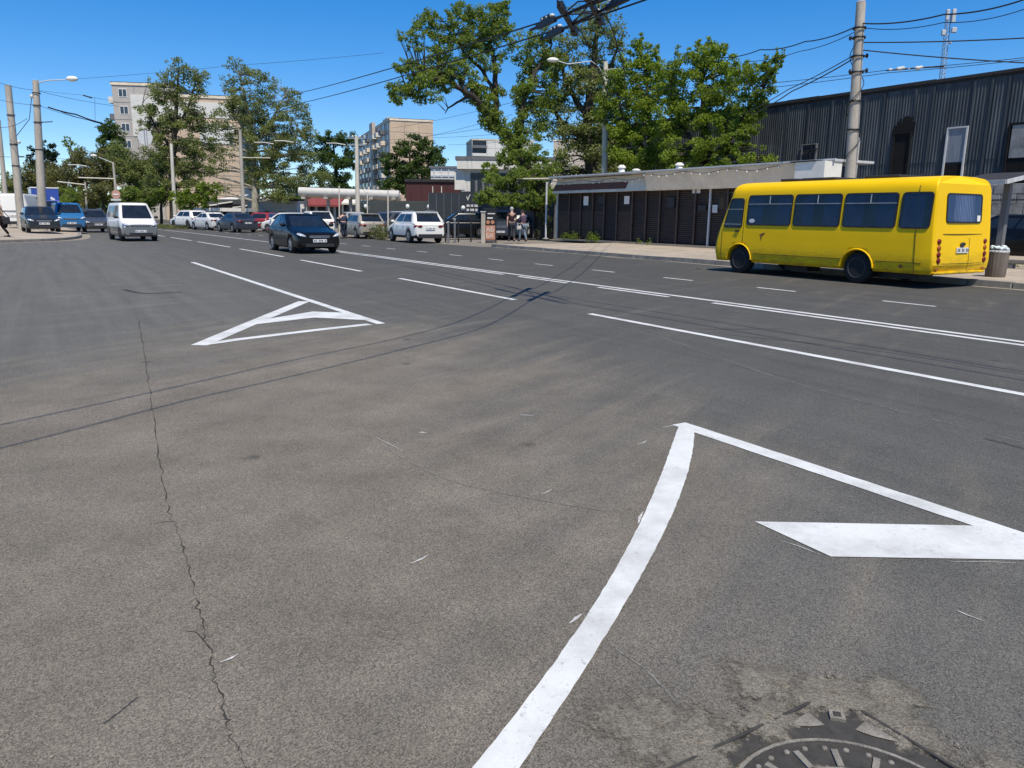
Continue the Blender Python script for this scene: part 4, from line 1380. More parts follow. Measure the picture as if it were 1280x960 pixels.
# lap joints of the sheets
for px in (985, 1011, 1040, 1054, 1080, 1104, 1143, 1165, 1214, 1236, 1257):
    u = pl(px, 150, WV)[0]-26
    g = MB(); z0 = random.uniform(2.5, 4.2); g.box((u, .070, (z0+7.5)/2), (.10, .02, 7.5-z0)); g.build('cover_strip', 'tin', wh)
def wh_win(px0, px1, py0, py1, kind, label=None):
    u1 = pl(px0, (py0+py1)/2, WV)[0]-26
    u0 = pl(px1, (py0+py1)/2, WV)[0]-26
    z1 = pl((px0+px1)/2, py0, WV)[1]; z0 = pl((px0+px1)/2, py1, WV)[1]
    xm, zm, w, h = (u0+u1)/2, (z0+z1)/2, u1-u0, z1-z0
    g = MB()
    g.box((xm-w/2+.035, .09, zm), (.07, .10, h)); g.box((xm+w/2-.035, .09, zm), (.07, .10, h))
    g.box((xm, .09, z1-.03), (w-.14, .10, .06)); g.box((xm, .09, z0+.04), (w-.14, .12, .08))
    fr = g.build('window', 'soot_and_shade' if kind in ('burnt', 'dark') else ('parapet' if kind == 'plain' else 'sign_back'), wh)
    if label: fr['label'] = label
    g = MB()
    if kind == 'grey':
        g.box((xm, .075, zm+h*.16), (w-.15, .03, h*.64)); g.build('board', 'blue_grey', fr)
        g = MB(); g.box((xm, .07, zm-h*.34), (w-.15, .02, h*.30)); g.build('board', 'soot_and_shade', fr)
    elif kind == 'white':
        g.box((xm, .075, zm+h*.10), (w-.15, .03, h*.74)); g.build('board', 'wall_white' if w < .9 else 'blue_grey', fr)
        g = MB(); g.box((xm, .07, zm-h*.40), (w-.15, .02, h*.18)); g.build('board', 'soot_and_shade', fr)
    elif kind == 'plain':
        g.box((xm, .075, zm), (w-.15, .03, h-.16)); g.build('board', 'wall_slate', fr)
    elif kind == 'burnt':
        g.box((xm, .07, zm), (w-.15, .02, h-.16)); g.build('opening', 'soot_and_shade', fr)  # flat black panel painted for the shaded hole of the burnt window
        g = MB()
        for i in range(26):
            a = random.uniform(0, 1)
            g.box((xm+(a-.5)*w*1.15, .072+.0006*i, z1+random.uniform(-.25, .75)*(1-abs(2*a-1)*.7)), (random.uniform(.12, .3), .004, random.uniform(.3, .8)), 0, 0, Matrix.Rotation(random.uniform(-.2, .2), 3, 'Y'))
        g.build('soot_stain', 'soot_and_shade', fr)
        g = MB(); g.box((xm, .17, z0+.12), (w*.9, .10, .10)); g.box((xm-w*.4, .17, z0-.1), (.07, .08, .4)); g.build('sill', 'grey_paint', fr)
    else:
        g.box((xm, .07, zm), (w-.15, .02, h-.16)); g.build('opening', 'soot_and_shade', fr)  # flat black panel painted where the hole lies in shade
        g = MB(); g.box((xm+w*.12, .095, z1-h*.24), (w*.55, .03, h*.42)); g.build('board', 'block', fr)
wh_win(1002, 1021, 180, 226, 'plain')
wh_win(1062, 1074, 173, 226, 'white')
wh_win(1116, 1138, 166, 226, 'burnt', 'burnt out window opening blackened by smoke')
wh_win(1182, 1208, 159, 225, 'grey')
wh_win(1257, 1300, 153, 250, 'dark')
g = MB()
u = pl(1017, 178, WV)[0]-26
g.tube([(u+.5, .15, 5.0), (u-.4, .15, 5.1)], .035, 6); g.tube([(u, .15, 5.4), (u, .15, 3)], .025, 6); g.build('bracket', 'black', wh)

# antenna mast on the warehouse roof
Ym = 40.5
pb, pt_ = at(1178, 99, Ym), at(1186, 17, Ym)
mast = thing('antenna_mast', 'slim lattice mobile phone mast with white antennas on the warehouse roof', 'mast', pb, 0)
h = pt_.z-pb.z; dx = pt_.x-pb.x
g = MB()
for i in range(3):
    a = 2*PI*i/3
    g.tube([(.14*math.cos(a), .14*math.sin(a), -1.6), (dx+.12*math.cos(a), .12*math.sin(a), h)], .020, 5)
for j in range(14):
    z = h*j/14; z2 = h*(j+1)/14
    for i in range(3):
        a, b = 2*PI*i/3, 2*PI*(i+1)/3
        g.tube([(dx*z/h+.14*math.cos(a), .14*math.sin(a), z), (dx*z2/h+.13*math.cos(b), .13*math.sin(b), z2)], .011, 4)
g.build('lattice', 'steel', mast)
for x, z, w, hh in ((-.14, h-.10, .16, .50), (.16, h-.14, .18, .62), (-.26, h*.70, .18, .26), (.24, h*.74, .24, .24), (.13, h*.55, .10, .10)):
    g = MB(); g.box((dx*z/h+x, -.17, z), (w, .14, hh)); bevel(g.build('antenna', 'grey_paint', mast), .03)

# ------------------------------------------------------------------ right side: shelter, bin, block wall, barrier
sh = thing('bus_shelter', 'dark steel shelter with a slanting roof edge standing right behind the bus', 'shelter', RU(pl(1258, 240, 21.7)[0]+1.12, 22.6, .13), HU)
g = MB()
sc = at(1258, 234.5, 23.0)
R = Matrix.Rotation(rad(-9), 3, 'X')
g.box((-.35, 0, 2.50), (1.5, 1.9, .07), 0, 0, R)
rf = g.build('roof', 'roof_dark', sh)
g = MB(); g.box((-.35-.765, 0, 2.50), (.03, 1.92, .11), 0, 0, R); g.box((-.35, .955, 2.50-.15), (1.5, .03, .10), 0, 0, R); g.build('roof_edge', 'grey_paint', rf)
for x, y in ((-.38, -.62), (.32, -.62)):
    g = MB(); g.box((x, y, 1.27), (.16, .16, 2.54)); g.build('post', 'parapet', sh)
g = MB(); g.box((-.03, -.35, .45), (.60, .35, .05)); g.build('bench', 'bark', sh)

pb = gnd(1243.5, 346, .13)
t = thing('litter_bin', 'round ribbed concrete litter bin overfull beside the bus tail', 'bin', pb, 0)
g = MB()
rings = []
for z, r in ((0, .205), (.05, .215), (.30, .225), (.60, .232), (.64, .232), (.64, .19), (.45, .18)):
    rings.append([Vector(((r+(.012 if k % 3 == 0 else 0))*math.cos(2*PI*k/54), (r+(.012 if k % 3 == 0 else 0))*math.sin(2*PI*k/54), z)) for k in range(54)])
g.loft(rings, 0, True); g.build('body', 'bin', t)
g = MB(); g.lathe([(.238, .60), (.243, .62), (.238, .65), (.225, .65)], (0, 0, 0), 32, 'Z', 0, True, False); g.build('rim', 'grey_paint', t)
g = MB()
for x, y, z, r in [(random.uniform(-.15, .15), random.uniform(-.15, .15), random.uniform(.63, .72), random.uniform(.04, .085)) for _ in range(22)]:
    g.ell((x, y, z), (r, r*.8, r*random.uniform(.6, 1)), 9, 6, 0, Matrix.Rotation(random.uniform(-.6, .6), 3, 'Y'))
o = g.build('rubbish', 'bag', None)
o.location = pb
tag(o, 'pale crumpled plastic bags heaped on top of the litter bin', 'rubbish')

bw = thing('block_wall', 'rough grey concrete block wall in the warehouse opening at the right edge', 'wall', RU(17.2, 33.4, .13), HU)
g = MB()
for j in range(7):
    x = -3.5+(.3 if j % 2 else 0)
    while x < 3.0:
        g.box((x+.29, random.uniform(-.012, .012), .2+j*.4), (.575, .3, .385))
        x += .6
bevel(g.build('blocks', 'block', bw), .012, 1)
t = thing('steel_frame', 'thin black steel rail frame in front of the grey block wall', 'frame', RU(15.6, 32.6, .13), HU)
g = MB()
for x in (-.5, 1.6): g.box((x, 0, 1.6), (.07, .07, 3.2))
g.box((.55, 0, 2.15), (2.1, .05, .05)); g.box((.55, 0, 3.15), (2.1, .05, .05))
g.build('frame', 'black', t)
t = thing('low_barrier', 'low white concrete barrier along the grass strip at the right edge', 'barrier', RU(9.9, 24.3, .13), HU)
g = MB(); g.box((0, 0, .20), (9, .22, .12)); bevel(g.build('rail', 'kerb', t), .02)
for i in range(5):
    g = MB(); g.box((-4+i*2, 0, .07), (.25, .20, .14)); g.build('foot', 'kerb', t)

# ------------------------------------------------------------------ poles
def pole(name, label, cat, b, tp, r0, r1, m, group='street poles'):
    t = thing(name, label, cat, b, 0, group)
    d = tp-b
    g = MB()
    k = 10
    g.tube([d*(i/k) for i in range(k+1)], [r0+(r1-r0)*i/k for i in range(k+1)], 12)
    g.lathe([(r1*1.05, 0), (r1*.9, .03)], d, 12)
    g.build('shaft', m, t)
    return t, d
def bands(t, d, fr, r, m='black'):
    for f in fr:
        g = MB(); g.lathe([(r*1.05, -.03), (r*1.12, -.03), (r*1.12, .03), (r*1.05, .03)], d*f, 12, 'Z', 0, True, False)
        g.build('clamp', m, t)
def lamp_arm(t, start, path, head, hr, m='grey_paint'):
    g = MB(); g.tube([start]+path, .035, 6); a = g.build('arm', m, t)
    g = MB()
    g.ell(head, hr, 12, 8)
    g.build('lamp_head', 'white_paint', t)

# big leaning concrete pole by the warehouse
Y = 27.0
b, tp = at(1057.5, 316, Y), at(1076.3, 3, Y); b.z = .13
t, d = pole('utility_pole', 'tall leaning concrete pole carrying many cables in front of the warehouse', 'pole', b, tp, .205, .145, 'concrete')
bands(t, d, (.52, .63, .74, .80, .87, .905), .19)
g = MB()
P = []
for i in range(60):
    a = i*.8; f = .30+.55*i/60
    P.append(d*f+Vector((.235*math.cos(a*.35), .235*math.sin(a*.35), 0)))
g.tube(P, .014, 5)
for f, o in ((.865, -.3), (.80, .28), (.745, .30), (.74, -.25)):
    g.tube([d*f, d*f+Vector((o, -.05, .02))], .03, 6); g.ell(d*f+Vector((o, -.05, .02)), (.05, .05, .08), 8, 6)
g.build('cable_fittings', 'black', t)
# slim light lamp post behind the kiosk row
Y = 52.0
b, tp = at(754.5, 300, Y), at(757, 78, Y); b.z = .13
t, d = pole('lamp_post', 'white slender street lamp with a long left arm rising behind the kiosks', 'street lamp', b, tp, .21, .15, 'pole_light')
hd = at(691, 75, Y-3)-b
lamp_arm(t, d*.93+Vector((-.1, 0, 0)), [d*.965+Vector((-.5, -.3, .1)), d*.96+Vector((-1.0, -.8, .35)), hd+Vector((.9, 0, -.22)), hd+Vector((.3, 0, -.05))], hd, (.36, .20, .14))
g = MB(); g.tube([d*.96, at(800, 83, Y-1)-b], .03, 5)
for px in (783, 790): g.ell(at(px, 82, Y-1)-b, (.12, .06, .06), 8, 6)
g.build('bracket', 'insul', t)
bands(t, d, (.72, .80, .9), .16, 'steel')
# left group
Y = 49.0
b, tp = at(54, 285, Y), at(44.5, 101, Y); b.z = .27
t, d = pole('lamp_pole', 'thick concrete lamp pole behind the dark blue hatchback, one curved arm', 'street lamp', b, tp, .27, .17, 'concrete')
hd = at(90, 98.5, Y)-b
lamp_arm(t, d*.985, [d*.99+Vector((.8, 0, .12)), hd+Vector((-.4, 0, -.06))], hd, (.36, .2, .16))
bands(t, d, (.30, .55, .73, .84, .92), .21)
g = MB()
g.ell(d*.90+Vector((-.28, 0, 0)), (.12, .1, .12), 8, 6); g.build('insulator', 'insul', t)
g = MB()
g.tube([d*.90+Vector((-.28, 0, 0)), d*.75+Vector((-.5, 0, 0)), d*.62+Vector((-1.3, 0, .2))], .02, 5); g.tube([d*.73, d*.73+Vector((.9, 0, .05))], .03, 5); g.build('cable', 'wire', t)
Y = 52.0
b, tp = at(27, 282, Y), at(10, 107, Y); b.z = .27
t, d = pole('utility_pole', 'thick leaning concrete pole without lamp, just left of the lamp pole', 'pole', b, tp, .25, .19, 'concrete')
bands(t, d, (.45, .60, .8), .22)
g = MB(); g.ell(d*.60+Vector((.36, 0, .15)), (.12, .1, .12), 8, 6); g.build('insulator', 'insul', t)
g = MB(); g.tube([d*.60, d*.60+Vector((.36, 0, .15))], .025, 5); g.tube([d*.52, d*.52+Vector((.6, 0, -.05))], .03, 5); g.build('bracket', 'black', t)
Y = 62.0
b, tp = at(9.5, 276, Y), at(-2, 150, Y); b.z = .27
t, d = pole('utility_pole', 'thinner concrete pole at the left edge behind the walking person', 'pole', b, tp, .19, .14, 'concrete')
Y = 80.0
b, tp = at(148, 276, Y), at(141.5, 203, Y); b.z = 0
t, d = pole('lamp_post', 'short grey street lamp with a long slanting arm behind the white minivan', 'street lamp', b, tp, .16, .10, 'concrete')
hd = at(117, 194.5, Y)-b
lamp_arm(t, d*.99, [hd+Vector((.5, 0, -.15))], hd, (.34, .2, .12))
g = MB(); g.tube([at(98, 222, Y)-b, at(143, 223.5, Y)-b], .07, 6); g.build('bracket', 'pole_light', t)
t = thing('road_sign', 'round pale red sign with a small plate on the lamp post above the white minivan', 'sign', at(145, 243, Y-.5), 0)
g = MB(); g.lathe([(.44, -.02), (.44, .02)], (0, 0, 0), 24, 'Y'); g.build('disc', 'sign_red', t)
g = MB(); g.box((0, -.04, 0), (.52, .02, .14)); g.build('bar', 'white_paint', t)
g = MB(); g.box((-.05, 0, -.52), (1.0, .03, .20)); g.build('plate', 'sign_back', t)
Y = 85.0
b, tp = at(109, 272, Y), at(106.5, 228, Y); b.z = 0
t, d = pole('bracket_pole', 'thin grey pole with one horizontal white bracket before the scrub trees', 'pole', b, tp, .12, .09, 'concrete')
g = MB(); g.tube([at(72, 227, Y)-b, at(107, 231, Y)-b], .07, 6); g.build('bracket', 'pole_light', t)
Y = 82.0
b, tp = at(304, 268, Y), at(300, 163, Y); b.z = 0
t, d = pole('utility_pole', 'tall grey concrete pole between the two tall poplars above the dark blue saloon', 'pole', b, tp, .22, .15, 'concrete')
g = MB(); g.tube([at(302, 197, Y)-b, at(338, 197.5, Y)-b], .05, 6); g.build('bracket', 'pole_light', t)
Y = 76.0
b, tp = at(447.5, 280, Y), at(445.5, 170, Y); b.z = 0
t, d = pole('utility_pole', 'pale yellowish concrete pole with wires fanning from its top beside the middle apartment block', 'pole', b, tp, .24, .17, 'pole_light')
g = MB()
for k in (.0, .6): g.box(d+Vector((0, 0, -.2-k)), (1.7, .10, .10))
g.build('cross_arm', 'steel', t)
for x in (-.75, -.35, .35, .75):
    g = MB(); g.ell(d+Vector((x, 0, -.05)), (.08, .08, .14), 8, 6); g.build('insulator', 'insul', t)
Y = 78.0
b, tp = at(219, 275, Y), at(214, 180, Y); b.z = 0
t, d = pole('utility_pole', 'pale pole hidden in the left poplar with a white painted foot', 'pole', b, tp, .20, .14, 'pole_light')
# slender posts of the lot and ball lights
for i, (px, py0, py1, Y, lab) in enumerate(((424, 233, 285, 60, 'thin light post left of the pale concrete pole'), (459, 240, 270, 64, 'thin light post between the concrete pole and the pipe end'), (485, 238, 296, 50, 'thin light post behind the graphite car bonnet'))):
    b, tp = at(px, py1, Y), at(px, py0, Y); b.z = 0
    pole('thin_post', lab, 'post', b, tp, .055, .045, 'pole_light', 'thin posts in the parking lot')
for i, (px, py, Y) in enumerate(((509.5, 258, 66), (536, 258.5, 66), (579, 260, 62), (457, 258, 70))):
    p = at(px, py, Y)
    t = thing('ball_lamp', ['white ball lamp on a post left of the slate hoarding', 'white ball lamp above the white saloon cabin', 'white ball lamp in front of the dark shop sign', 'white ball lamp beside the pale concrete pole'][i], 'lamp', (p.x, p.y, 0), 0, 'white ball lamps along the hoarding')
    g = MB(); g.ell((0, 0, p.z), (.17, .17, .19), 12, 8); g.build('globe', 'bulb', t)
    g = MB(); g.tube([(0, 0, 0), (0, 0, p.z-.15)], .04, 6); g.build('post', 'black', t)
# hanging round sign seen from behind
p = at(181.5, 172, 62)
t = thing('hanging_sign', 'large pale round sign seen from behind, hung from the span wires before the left block', 'sign', p, 0)
g = MB(); g.lathe([(.60, -.02), (.60, .02)], (0, 0, 0), 8, 'Y', 0, False); g.build('disc', 'sign_back', t)
g = MB(); g.box((-.02, -.05, 0), (.06, .04, 1.1)); g.box((.16, -.05, 0), (.04, .04, 1.0)); g.build('stiffener', 'steel', t)

# ------------------------------------------------------------------ overhead wires
def wire(label, P, r=.016, sag=0.0, cat='cable', name='overhead_wire', group='overhead wires', m='wire'):
    pts = []
    for a, b in zip(P, P[1:]):
        k = 12
        for i in range(k):
            t = i/k
            q = a.lerp(b, t); q.z -= sag*4*t*(1-t)
            pts.append(q)
    pts.append(P[-1])
    base = P[0].copy()
    g = MB(); g.tube([q-base for q in pts], r, 5)
    o = g.build(name, m); o.location = base
    return tag(o, label, cat, group)
HT = 4.5
OFF = Vector((SUN.x, SUN.y, 0))*(HT/SUN.z)+Vector((.30, 0, 0))
def overhead(px, py):
    q = gnd(px, py)+OFF
    return Vector((q.x, q.y, HT))
na, nb = gnd(638, 363)+OFF, gnd(629, 367)+OFF           # crossing nodes on the two road-wise wires
na.z = nb.z = HT
for nm, q, far in (('farther', na, (382, 127.5)), ('nearer', nb, (379, 115))):
    f = at(far[0], far[1], 37)
    f2 = at(225 if nm == 'farther' else 222, 178 if nm == 'farther' else 172, 75)
    wire('%s trolleybus wire of the pair running along the road into the crossing' % nm, [q-U*16+Vector((0, 0, .2)), q, f, f2], .014, .06, group='trolleybus wires')
c1 = [(-300, 580), (0, 520), (187, 481), (320, 452), (480, 419.5), (560, 397), (629, 367), (658, 357), (700, 335)]
c2 = [(-300, 615), (0, 546), (187, 500), (320, 471), (480, 434), (584, 406), (650, 372), (676, 364), (712, 343)]
for i, c in enumerate((c1, c2)):
    P = [overhead(*p) for p in c]
    P = spline(P, 5)
    end = at(800 if i == 0 else 815, 128 if i == 0 else 120, 44)
    wire('%s trolleybus wire of the pair curving across the road at the crossing' % ('left' if i == 0 else 'right'), P+[end], .011, .0, group='trolleybus wires')
# crossing hardware
cx = (na+nb+gnd(650, 371.6)+gnd(658.7, 368)+OFF*2)/4; cx.z = HT
wc = thing('wire_crossing', 'black trolleybus wire crossing with white insulators hanging at the top edge', 'wire crossing', cx, 0)
dirR = -U
sN = [overhead(*p)-cx for p in ((629, 367), (638, 363), (658.7, 368), (650, 371.6))]   # near left, far left, far right, near right
for a, b, nm in ((sN[0], sN[3], 0), (sN[1], sN[2], 1)):
    d = (b-a).normalized()
    g = MB(); g.tube([a-d*1.15, b+d*1.15], .022, 6); bar = g.build('contact_bar', 'black', wc)
    for s, q in ((-1, a), (1, b)):
        R = Matrix.Rotation(math.atan2(d.y, d.x), 3, 'Z')
        g = MB(); g.box(q+d*s*.62, (.62, .055, .075), 0, 0, R); g.box(q+d*s*.62+Vector((0, 0, .07)), (.30, .05, .07), 0, 0, R); g.build('clamp', 'black', bar)
        g = MB()
        for k in range(3): g.ell(q+d*s*(.42+.14*k)+Vector((0, 0, .075)), (.045, .03, .028), 8, 6)
        g.build('insulator', 'insul', bar)
for a, b in ((sN[0], sN[1]), (sN[3], sN[2])):
    d = (b-a).normalized()
    R = Matrix.Rotation(math.atan2(d.y, d.x), 3, 'Z')
    g = MB(); g.tube([a-d*.5, b+d*.6], .024, 6); bar = g.build('contact_bar', 'black', wc)
    g = MB()
    g.box((a+b)/2+d*.10, (.95, .07, .07), 0, 0, R); g.box(b+d*.42, (.34, .09, .10), 0, 0, R); g.box(a-d*.40, (.40, .09, .09), 0, 0, R)
    g.build('clamp', 'black', bar)
    g = MB()
    for q in (a, b):
        for k in range(2): g.ell(q+d*(.1+.14*k)+Vector((0, 0, .06)), (.04, .028, .028), 8, 6)
    g.build('insulator', 'insul', bar)
g = MB()
for a, b in zip(sN, sN[1:]+sN[:1]):
    g.tube([a+Vector((0, 0, .03)), (a+b)/2+Vector((0, 0, .10)), b+Vector((0, 0, .03))], .012, 5)
g.tube([sN[0], sN[2]], .012, 5); g.tube([sN[1], sN[3]], .012, 5)
g.build('spreader', 'black', wc)
pole_top = lambda py: at(1076.3-(py-3)*.0597, py, 27)
wire('upper thick cable drooping from the leaning pole out of the top right corner', [pole_top(29), at(1180, 18, 24), at(1290, -4, 22)], .022, .10)
wire('thin cable just below the uppermost one, leaving at the top right corner', [pole_top(34), at(1180, 28, 24), at(1290, 8, 22)], .012, .12)
wire('nearly level cable from the leaning pole to the right edge', [pole_top(53), at(1290, 47, 24)], .019, .04)
wire('cable sloping down from the leaning pole to the right edge', [pole_top(62), at(1290, 79, 24)], .019, .04)
wire('thick cable from the leaning pole top down left over the maple', [pole_top(31), at(1006, 52, 32), at(950, 62, 36), at(900, 72, 40)], .022, .10)
wire('thin cable from the leaning pole down left over the maple', [pole_top(37), at(1000, 64, 32), at(930, 77, 38)], .013, .10)
wire('upper of two cables falling steeply from the leaning pole into the maple', [pole_top(66), at(985, 112, 31), at(930, 142, 35)], .017, .04)
wire('lower of two cables falling steeply from the leaning pole into the maple', [pole_top(70), at(990, 114, 31), at(940, 143, 35)], .022, .05)
wire('upper of two thin wires passing behind the leaning pole over the warehouse', [at(1290, 71, 33), at(1110, 87.5, 36), at(940, 106, 40), at(800, 112, 44)], .014, .03)
wire('lower of two thin wires passing behind the leaning pole over the warehouse', [at(1290, 73.5, 33), at(1110, 91, 36), at(940, 112, 40), at(800, 120, 44)], .014, .03)
t = thing('span_insulator', 'row of white insulators on the wire right of the leaning pole', 'insulator', at(1145, 85.5, 35), 0)
g = MB()
for px, py, r in ((1113, 87, .07), (1124, 86, .10), (1128, 85, .09), (1147, 85, .10), (1151, 84, .08), (1136, 86, .04)):
    g.ell(at(px, py, 35)-t.location, (r*1.4, r, r*.8), 8, 6)
g.build('porcelain', 'insul', t)
g = MB(); g.tube([at(px, py, 35)-t.location for px, py in ((1108, 88), (1160, 84), (1180, 83))], .035, 5); g.build('rod', 'black', t)
wire('faint span wire crossing the sky above the two poplars', [at(90, 99, 60), at(290, 82, 60), at(480, 66, 60)], .011, .05)
wire('faint wire leaving the left pole top towards the sky', [at(-10, 100, 50), at(45, 113, 50), at(150, 133, 60)], .012, .1)
wire('thin wire between the two left concrete poles', [at(-10, 122, 52), at(46, 131, 49), at(120, 152, 60)], .012, .1)
P = [at(60, 134, 55), at(95, 143, 57), at(128, 154, 59)]
wire('thick trolleybus overhead fitting slanting before the poplar at left', P, .05, .05)
wire('second overhead line close beneath the slanting trolleybus fitting', [at(72, 138, 55), at(110, 150, 57), at(140, 157, 60)], .022, .05)
wire('short dark overhead bar high above the left road', [at(104, 119, 60), at(115, 122.5, 60)], .05, 0)
wire('thin wire holding the short dark bar above the left road', [at(40, 112, 60), at(104, 119, 60), at(150, 128, 62)], .010, .02)
wire('vertical drop wire below the short dark bar', [at(118.5, 122, 60), at(119, 153, 60)], .012, 0)
wire('sagging lower wire at left from pole to pole', [at(-10, 195, 54), at(45, 196, 54), at(120, 200, 70)], .014, .05)
wire('wire from the left edge down to the second concrete pole', [at(-10, 158, 52), at(34, 148, 50)], .014, .25)
for i, (a, b, ya, yb) in enumerate((((490, 160), (640, 128), 90, 60), ((510, 175), (640, 143), 90, 60), ((540, 172), (690, 160), 90, 60), ((450, 178), (640, 155), 78, 60), ((560, 181), (690, 170), 90, 60))):
    wire(['highest', 'second highest', 'middle', 'fourth', 'lowest'][i]+' of the five thin wires behind the big tree over the middle block', [at(a[0], a[1], ya), at(b[0], b[1], yb)], .014, .15)
wire('thin wire across the fork of the big tree', [at(640, 155, 60), at(756, 152, 52)], .015, .1)
for (px, py, py2, Y, lab) in ((97, 206, 207, 75, 'longer white bracket wire hanging over the scrub trees at left'), (355, 176, 177, 72, 'white overhead insulator bar in front of the right poplar'), (420, 179, 180, 74, 'white overhead insulator bar left of the pale concrete pole'), (330, 178, 179, 76, 'small white insulator bar beside the right poplar trunk')):
    wire(lab, [at(px-12, py, Y), at(px, py2-1, Y), at(px+12, py2+1, Y)], .05, .0, 'insulator', 'insulator_bar', 'white insulator bars', 'insul')

# ------------------------------------------------------------------ buildings
def apartment(label, loc, rz, W, D, H, mat_front, mat_side, storeys, cols_front, cols_side, group='apartment blocks', roofbits=True, balc_side=(), balc_front=(), panels=True, skip=0):
    """local x = facade to the right, local y = depth away from the viewer; front face at y=0, left side at x=0"""
    t = thing('apartment_block', label, 'building', loc, rz, group)
    fh = H/storeys
    g = MB()
    g.add([(0, 0, 0), (W, 0, 0), (W, 0, H), (0, 0, H)], [(0, 1, 2, 3)], 0)
    g.add([(0, 0, 0), (0, D, 0), (0, D, H), (0, 0, H)], [(3, 2, 1, 0)], 1)
    g.add([(W, 0, 0), (W, D, 0), (W, D, H), (W, 0, H)], [(0, 1, 2, 3)], 1)
    g.add([(0, D, 0), (W, D, 0), (W, D, H), (0, D, H)], [(3, 2, 1, 0)], 0)
    g.build('wall', [mat_front, mat_side], t)
    if panels:
        g = MB()
        for j in range(1, storeys):
            g.box((W/2, -.006, j*fh), (W-.1, .03, .07))
            g.box((-.006, D/2, j*fh), (.03, D-.1, .07))
        k = max(2, int(W/3.2))
        for i in range(1, k): g.box((i*W/k, -.008, H/2), (.06, .03, H-.4))
        g.build('panel_joint', 'parapet', t)
    g = MB(); g.box((W/2, D/2, H+.25), (W+.3, D+.3, .5)); rf = g.build('roof', 'cream_old', t)
    g = MB(); g.box((W/2, D/2, H+.53), (W+.36, D+.36, .06)); g.build('roof_edge', 'roof_dark', rf)
    if roofbits:
        g = MB(); g.box((W*.30, D*.3, H+1.4), (W*.25, D*.12, 1.8)); g.box((W*.75, D*.6, H+1.1), (W*.12, D*.1, 1.2)); g.build('lift_house', 'cream_old', rf)
    nw = 0
    def win(x, y, z, w, h, side, dark='glass_b'):
        nonlocal nw
        if nw >= 96: return
        nw += 1
        g = MB()
        d = (w, .10, h) if side == 'F' else (.10, w, h)
        g.box((x, y, z), d)
        f = g.build('window', 'white_paint', t)
        g = MB()
        o = -.055
        for s in (-1, 1):
            if side == 'F': g.box((x+s*w*.235, y+o, z), (w*.40, .02, h*.84))
            else: g.box((x+o, y+s*w*.235, z), (.02, w*.40, h*.84))
        g.build('pane', dark, f)
    for j in range(skip, storeys):
        z = j*fh+fh*.55
        for cx_ in cols_front: win(cx_*W, 0, z, 1.5, 1.5, 'F')
        for cy in cols_side: win(0, cy*D, z, 1.5, 1.5, 'S')
    def balcony(cx_, w, side):
        for j in range(skip, storeys):
            z = j*fh
            rnd = random.random()
            mt = 'wall_white' if rnd < .35 else ('cream_old' if rnd < .7 else 'parapet')
            g = MB()
            if side == 'F':
                g.box((cx_*W, -.55, z+.08), (w, 1.1, .16)); g.box((cx_*W, -1.07, z+.62), (w, .06, .92))
                g.box((cx_*W-w/2+.03, -.52, z+.62), (.06, 1.0, .92)); g.box((cx_*W+w/2-.03, -.52, z+.62), (.06, 1.0, .92))
            else:
                g.box((-.55, cx_*D, z+.08), (1.1, w, .16)); g.box((-1.07, cx_*D, z+.62), (.06, w, .92))
                g.box((-.52, cx_*D-w/2+.03, z+.62), (1.0, .06, .92)); g.box((-.52, cx_*D+w/2-.03, z+.62), (1.0, .06, .92))
            b = g.build('balcony', mt, t)
            g = MB()
            if side == 'F': g.box((cx_*W, -.03, z+fh*.58), (w-.2, .06, fh*.78))
            else: g.box((-.03, cx_*D, z+fh*.58), (.06, w-.2, fh*.78))
            g.build('loggia', 'shade_win', b)
    for c_, w in balc_front: balcony(c_, w, 'F')
    for c_, w in balc_side: balcony(c_, w, 'S')
    return t

p = at(154, 262, 150); p.z = 0
A1 = apartment('tall grey beige panel block with small windows behind the left poplar', p, rad(8), 11.5, 16, 24.2, 'wall_grey', 'wall_grey', 8, (.16, .80), (.3,), roofbits=False, balc_side=((.15, 3.0), (.6, 3.0)), balc_front=())
g = MB(); g.box((11.5*.50, -.03, 18.9), (11.5*.46, .10, 7.4)); g.build('insulation_panel', 'wall_white', A1)
g = MB(); g.box((11.5*.42, -.04, 9.3), (11.5*.8, .12, 3.4)); g.build('dark_band', 'parapet', A1)
p = at(208, 262, 142); p.z = 0
A2 = apartment('long pale peach blank gable block rising between the two poplars', p, rad(14), 13.6, 40, 21.2, 'wall_peach', 'wall_grey', 8, (), (.1, .2, .3, .4), roofbits=False)
g = MB(); g.box((6.8, -.03, 19.2), (13.4, .12, 2.6)); g.build('top_band', 'wall_white', A2)
g = MB(); g.box((9.6, -.05, 15.2), (6.0, .12, 3.4)); g.build('insulation_panel', 'wall_white', A2)
p = at(490, 266, 195); p.z = 0
A3 = apartment('sunlit peach brick block with a balconied long side above the round dark tree', p, rad(19), 10.6, 58, 23.6, 'wall_peach', 'wall_beige', 9, (), (.06, .47, .9), roofbits=True, balc_side=((.16, 3.2), (.28, 3.2), (.38, 3.2), (.56, 3.2), (.68, 3.2), (.80, 3.2)))
g = MB(); g.box((-.06, .22*58*.0+1.2, 11.8), (.12, 2.0, 23.4)); g.box((-.5, 24, 13), (.9, 5.0, 24.6)); g.build('pilaster', 'wall_beige', A3)
p = at(590, 268, 330); p.z = 0
A4 = apartment('small far white block with a dark balcony column above the grey parapet', p, rad(10), 26, 20, 31.5, 'wall_white', 'wall_grey', 10, (.5, .75), (), balc_front=((.12, 6.0),), skip=4, roofbits=False)
p = at(690, 268, 260); p.z = 0
apartment('far beige block glimpsed through the leaves of the big tree', p, rad(-6), 24, 16, 25, 'wall_beige', 'wall_grey', 8, (.2, .5, .8), (), skip=3, roofbits=False)

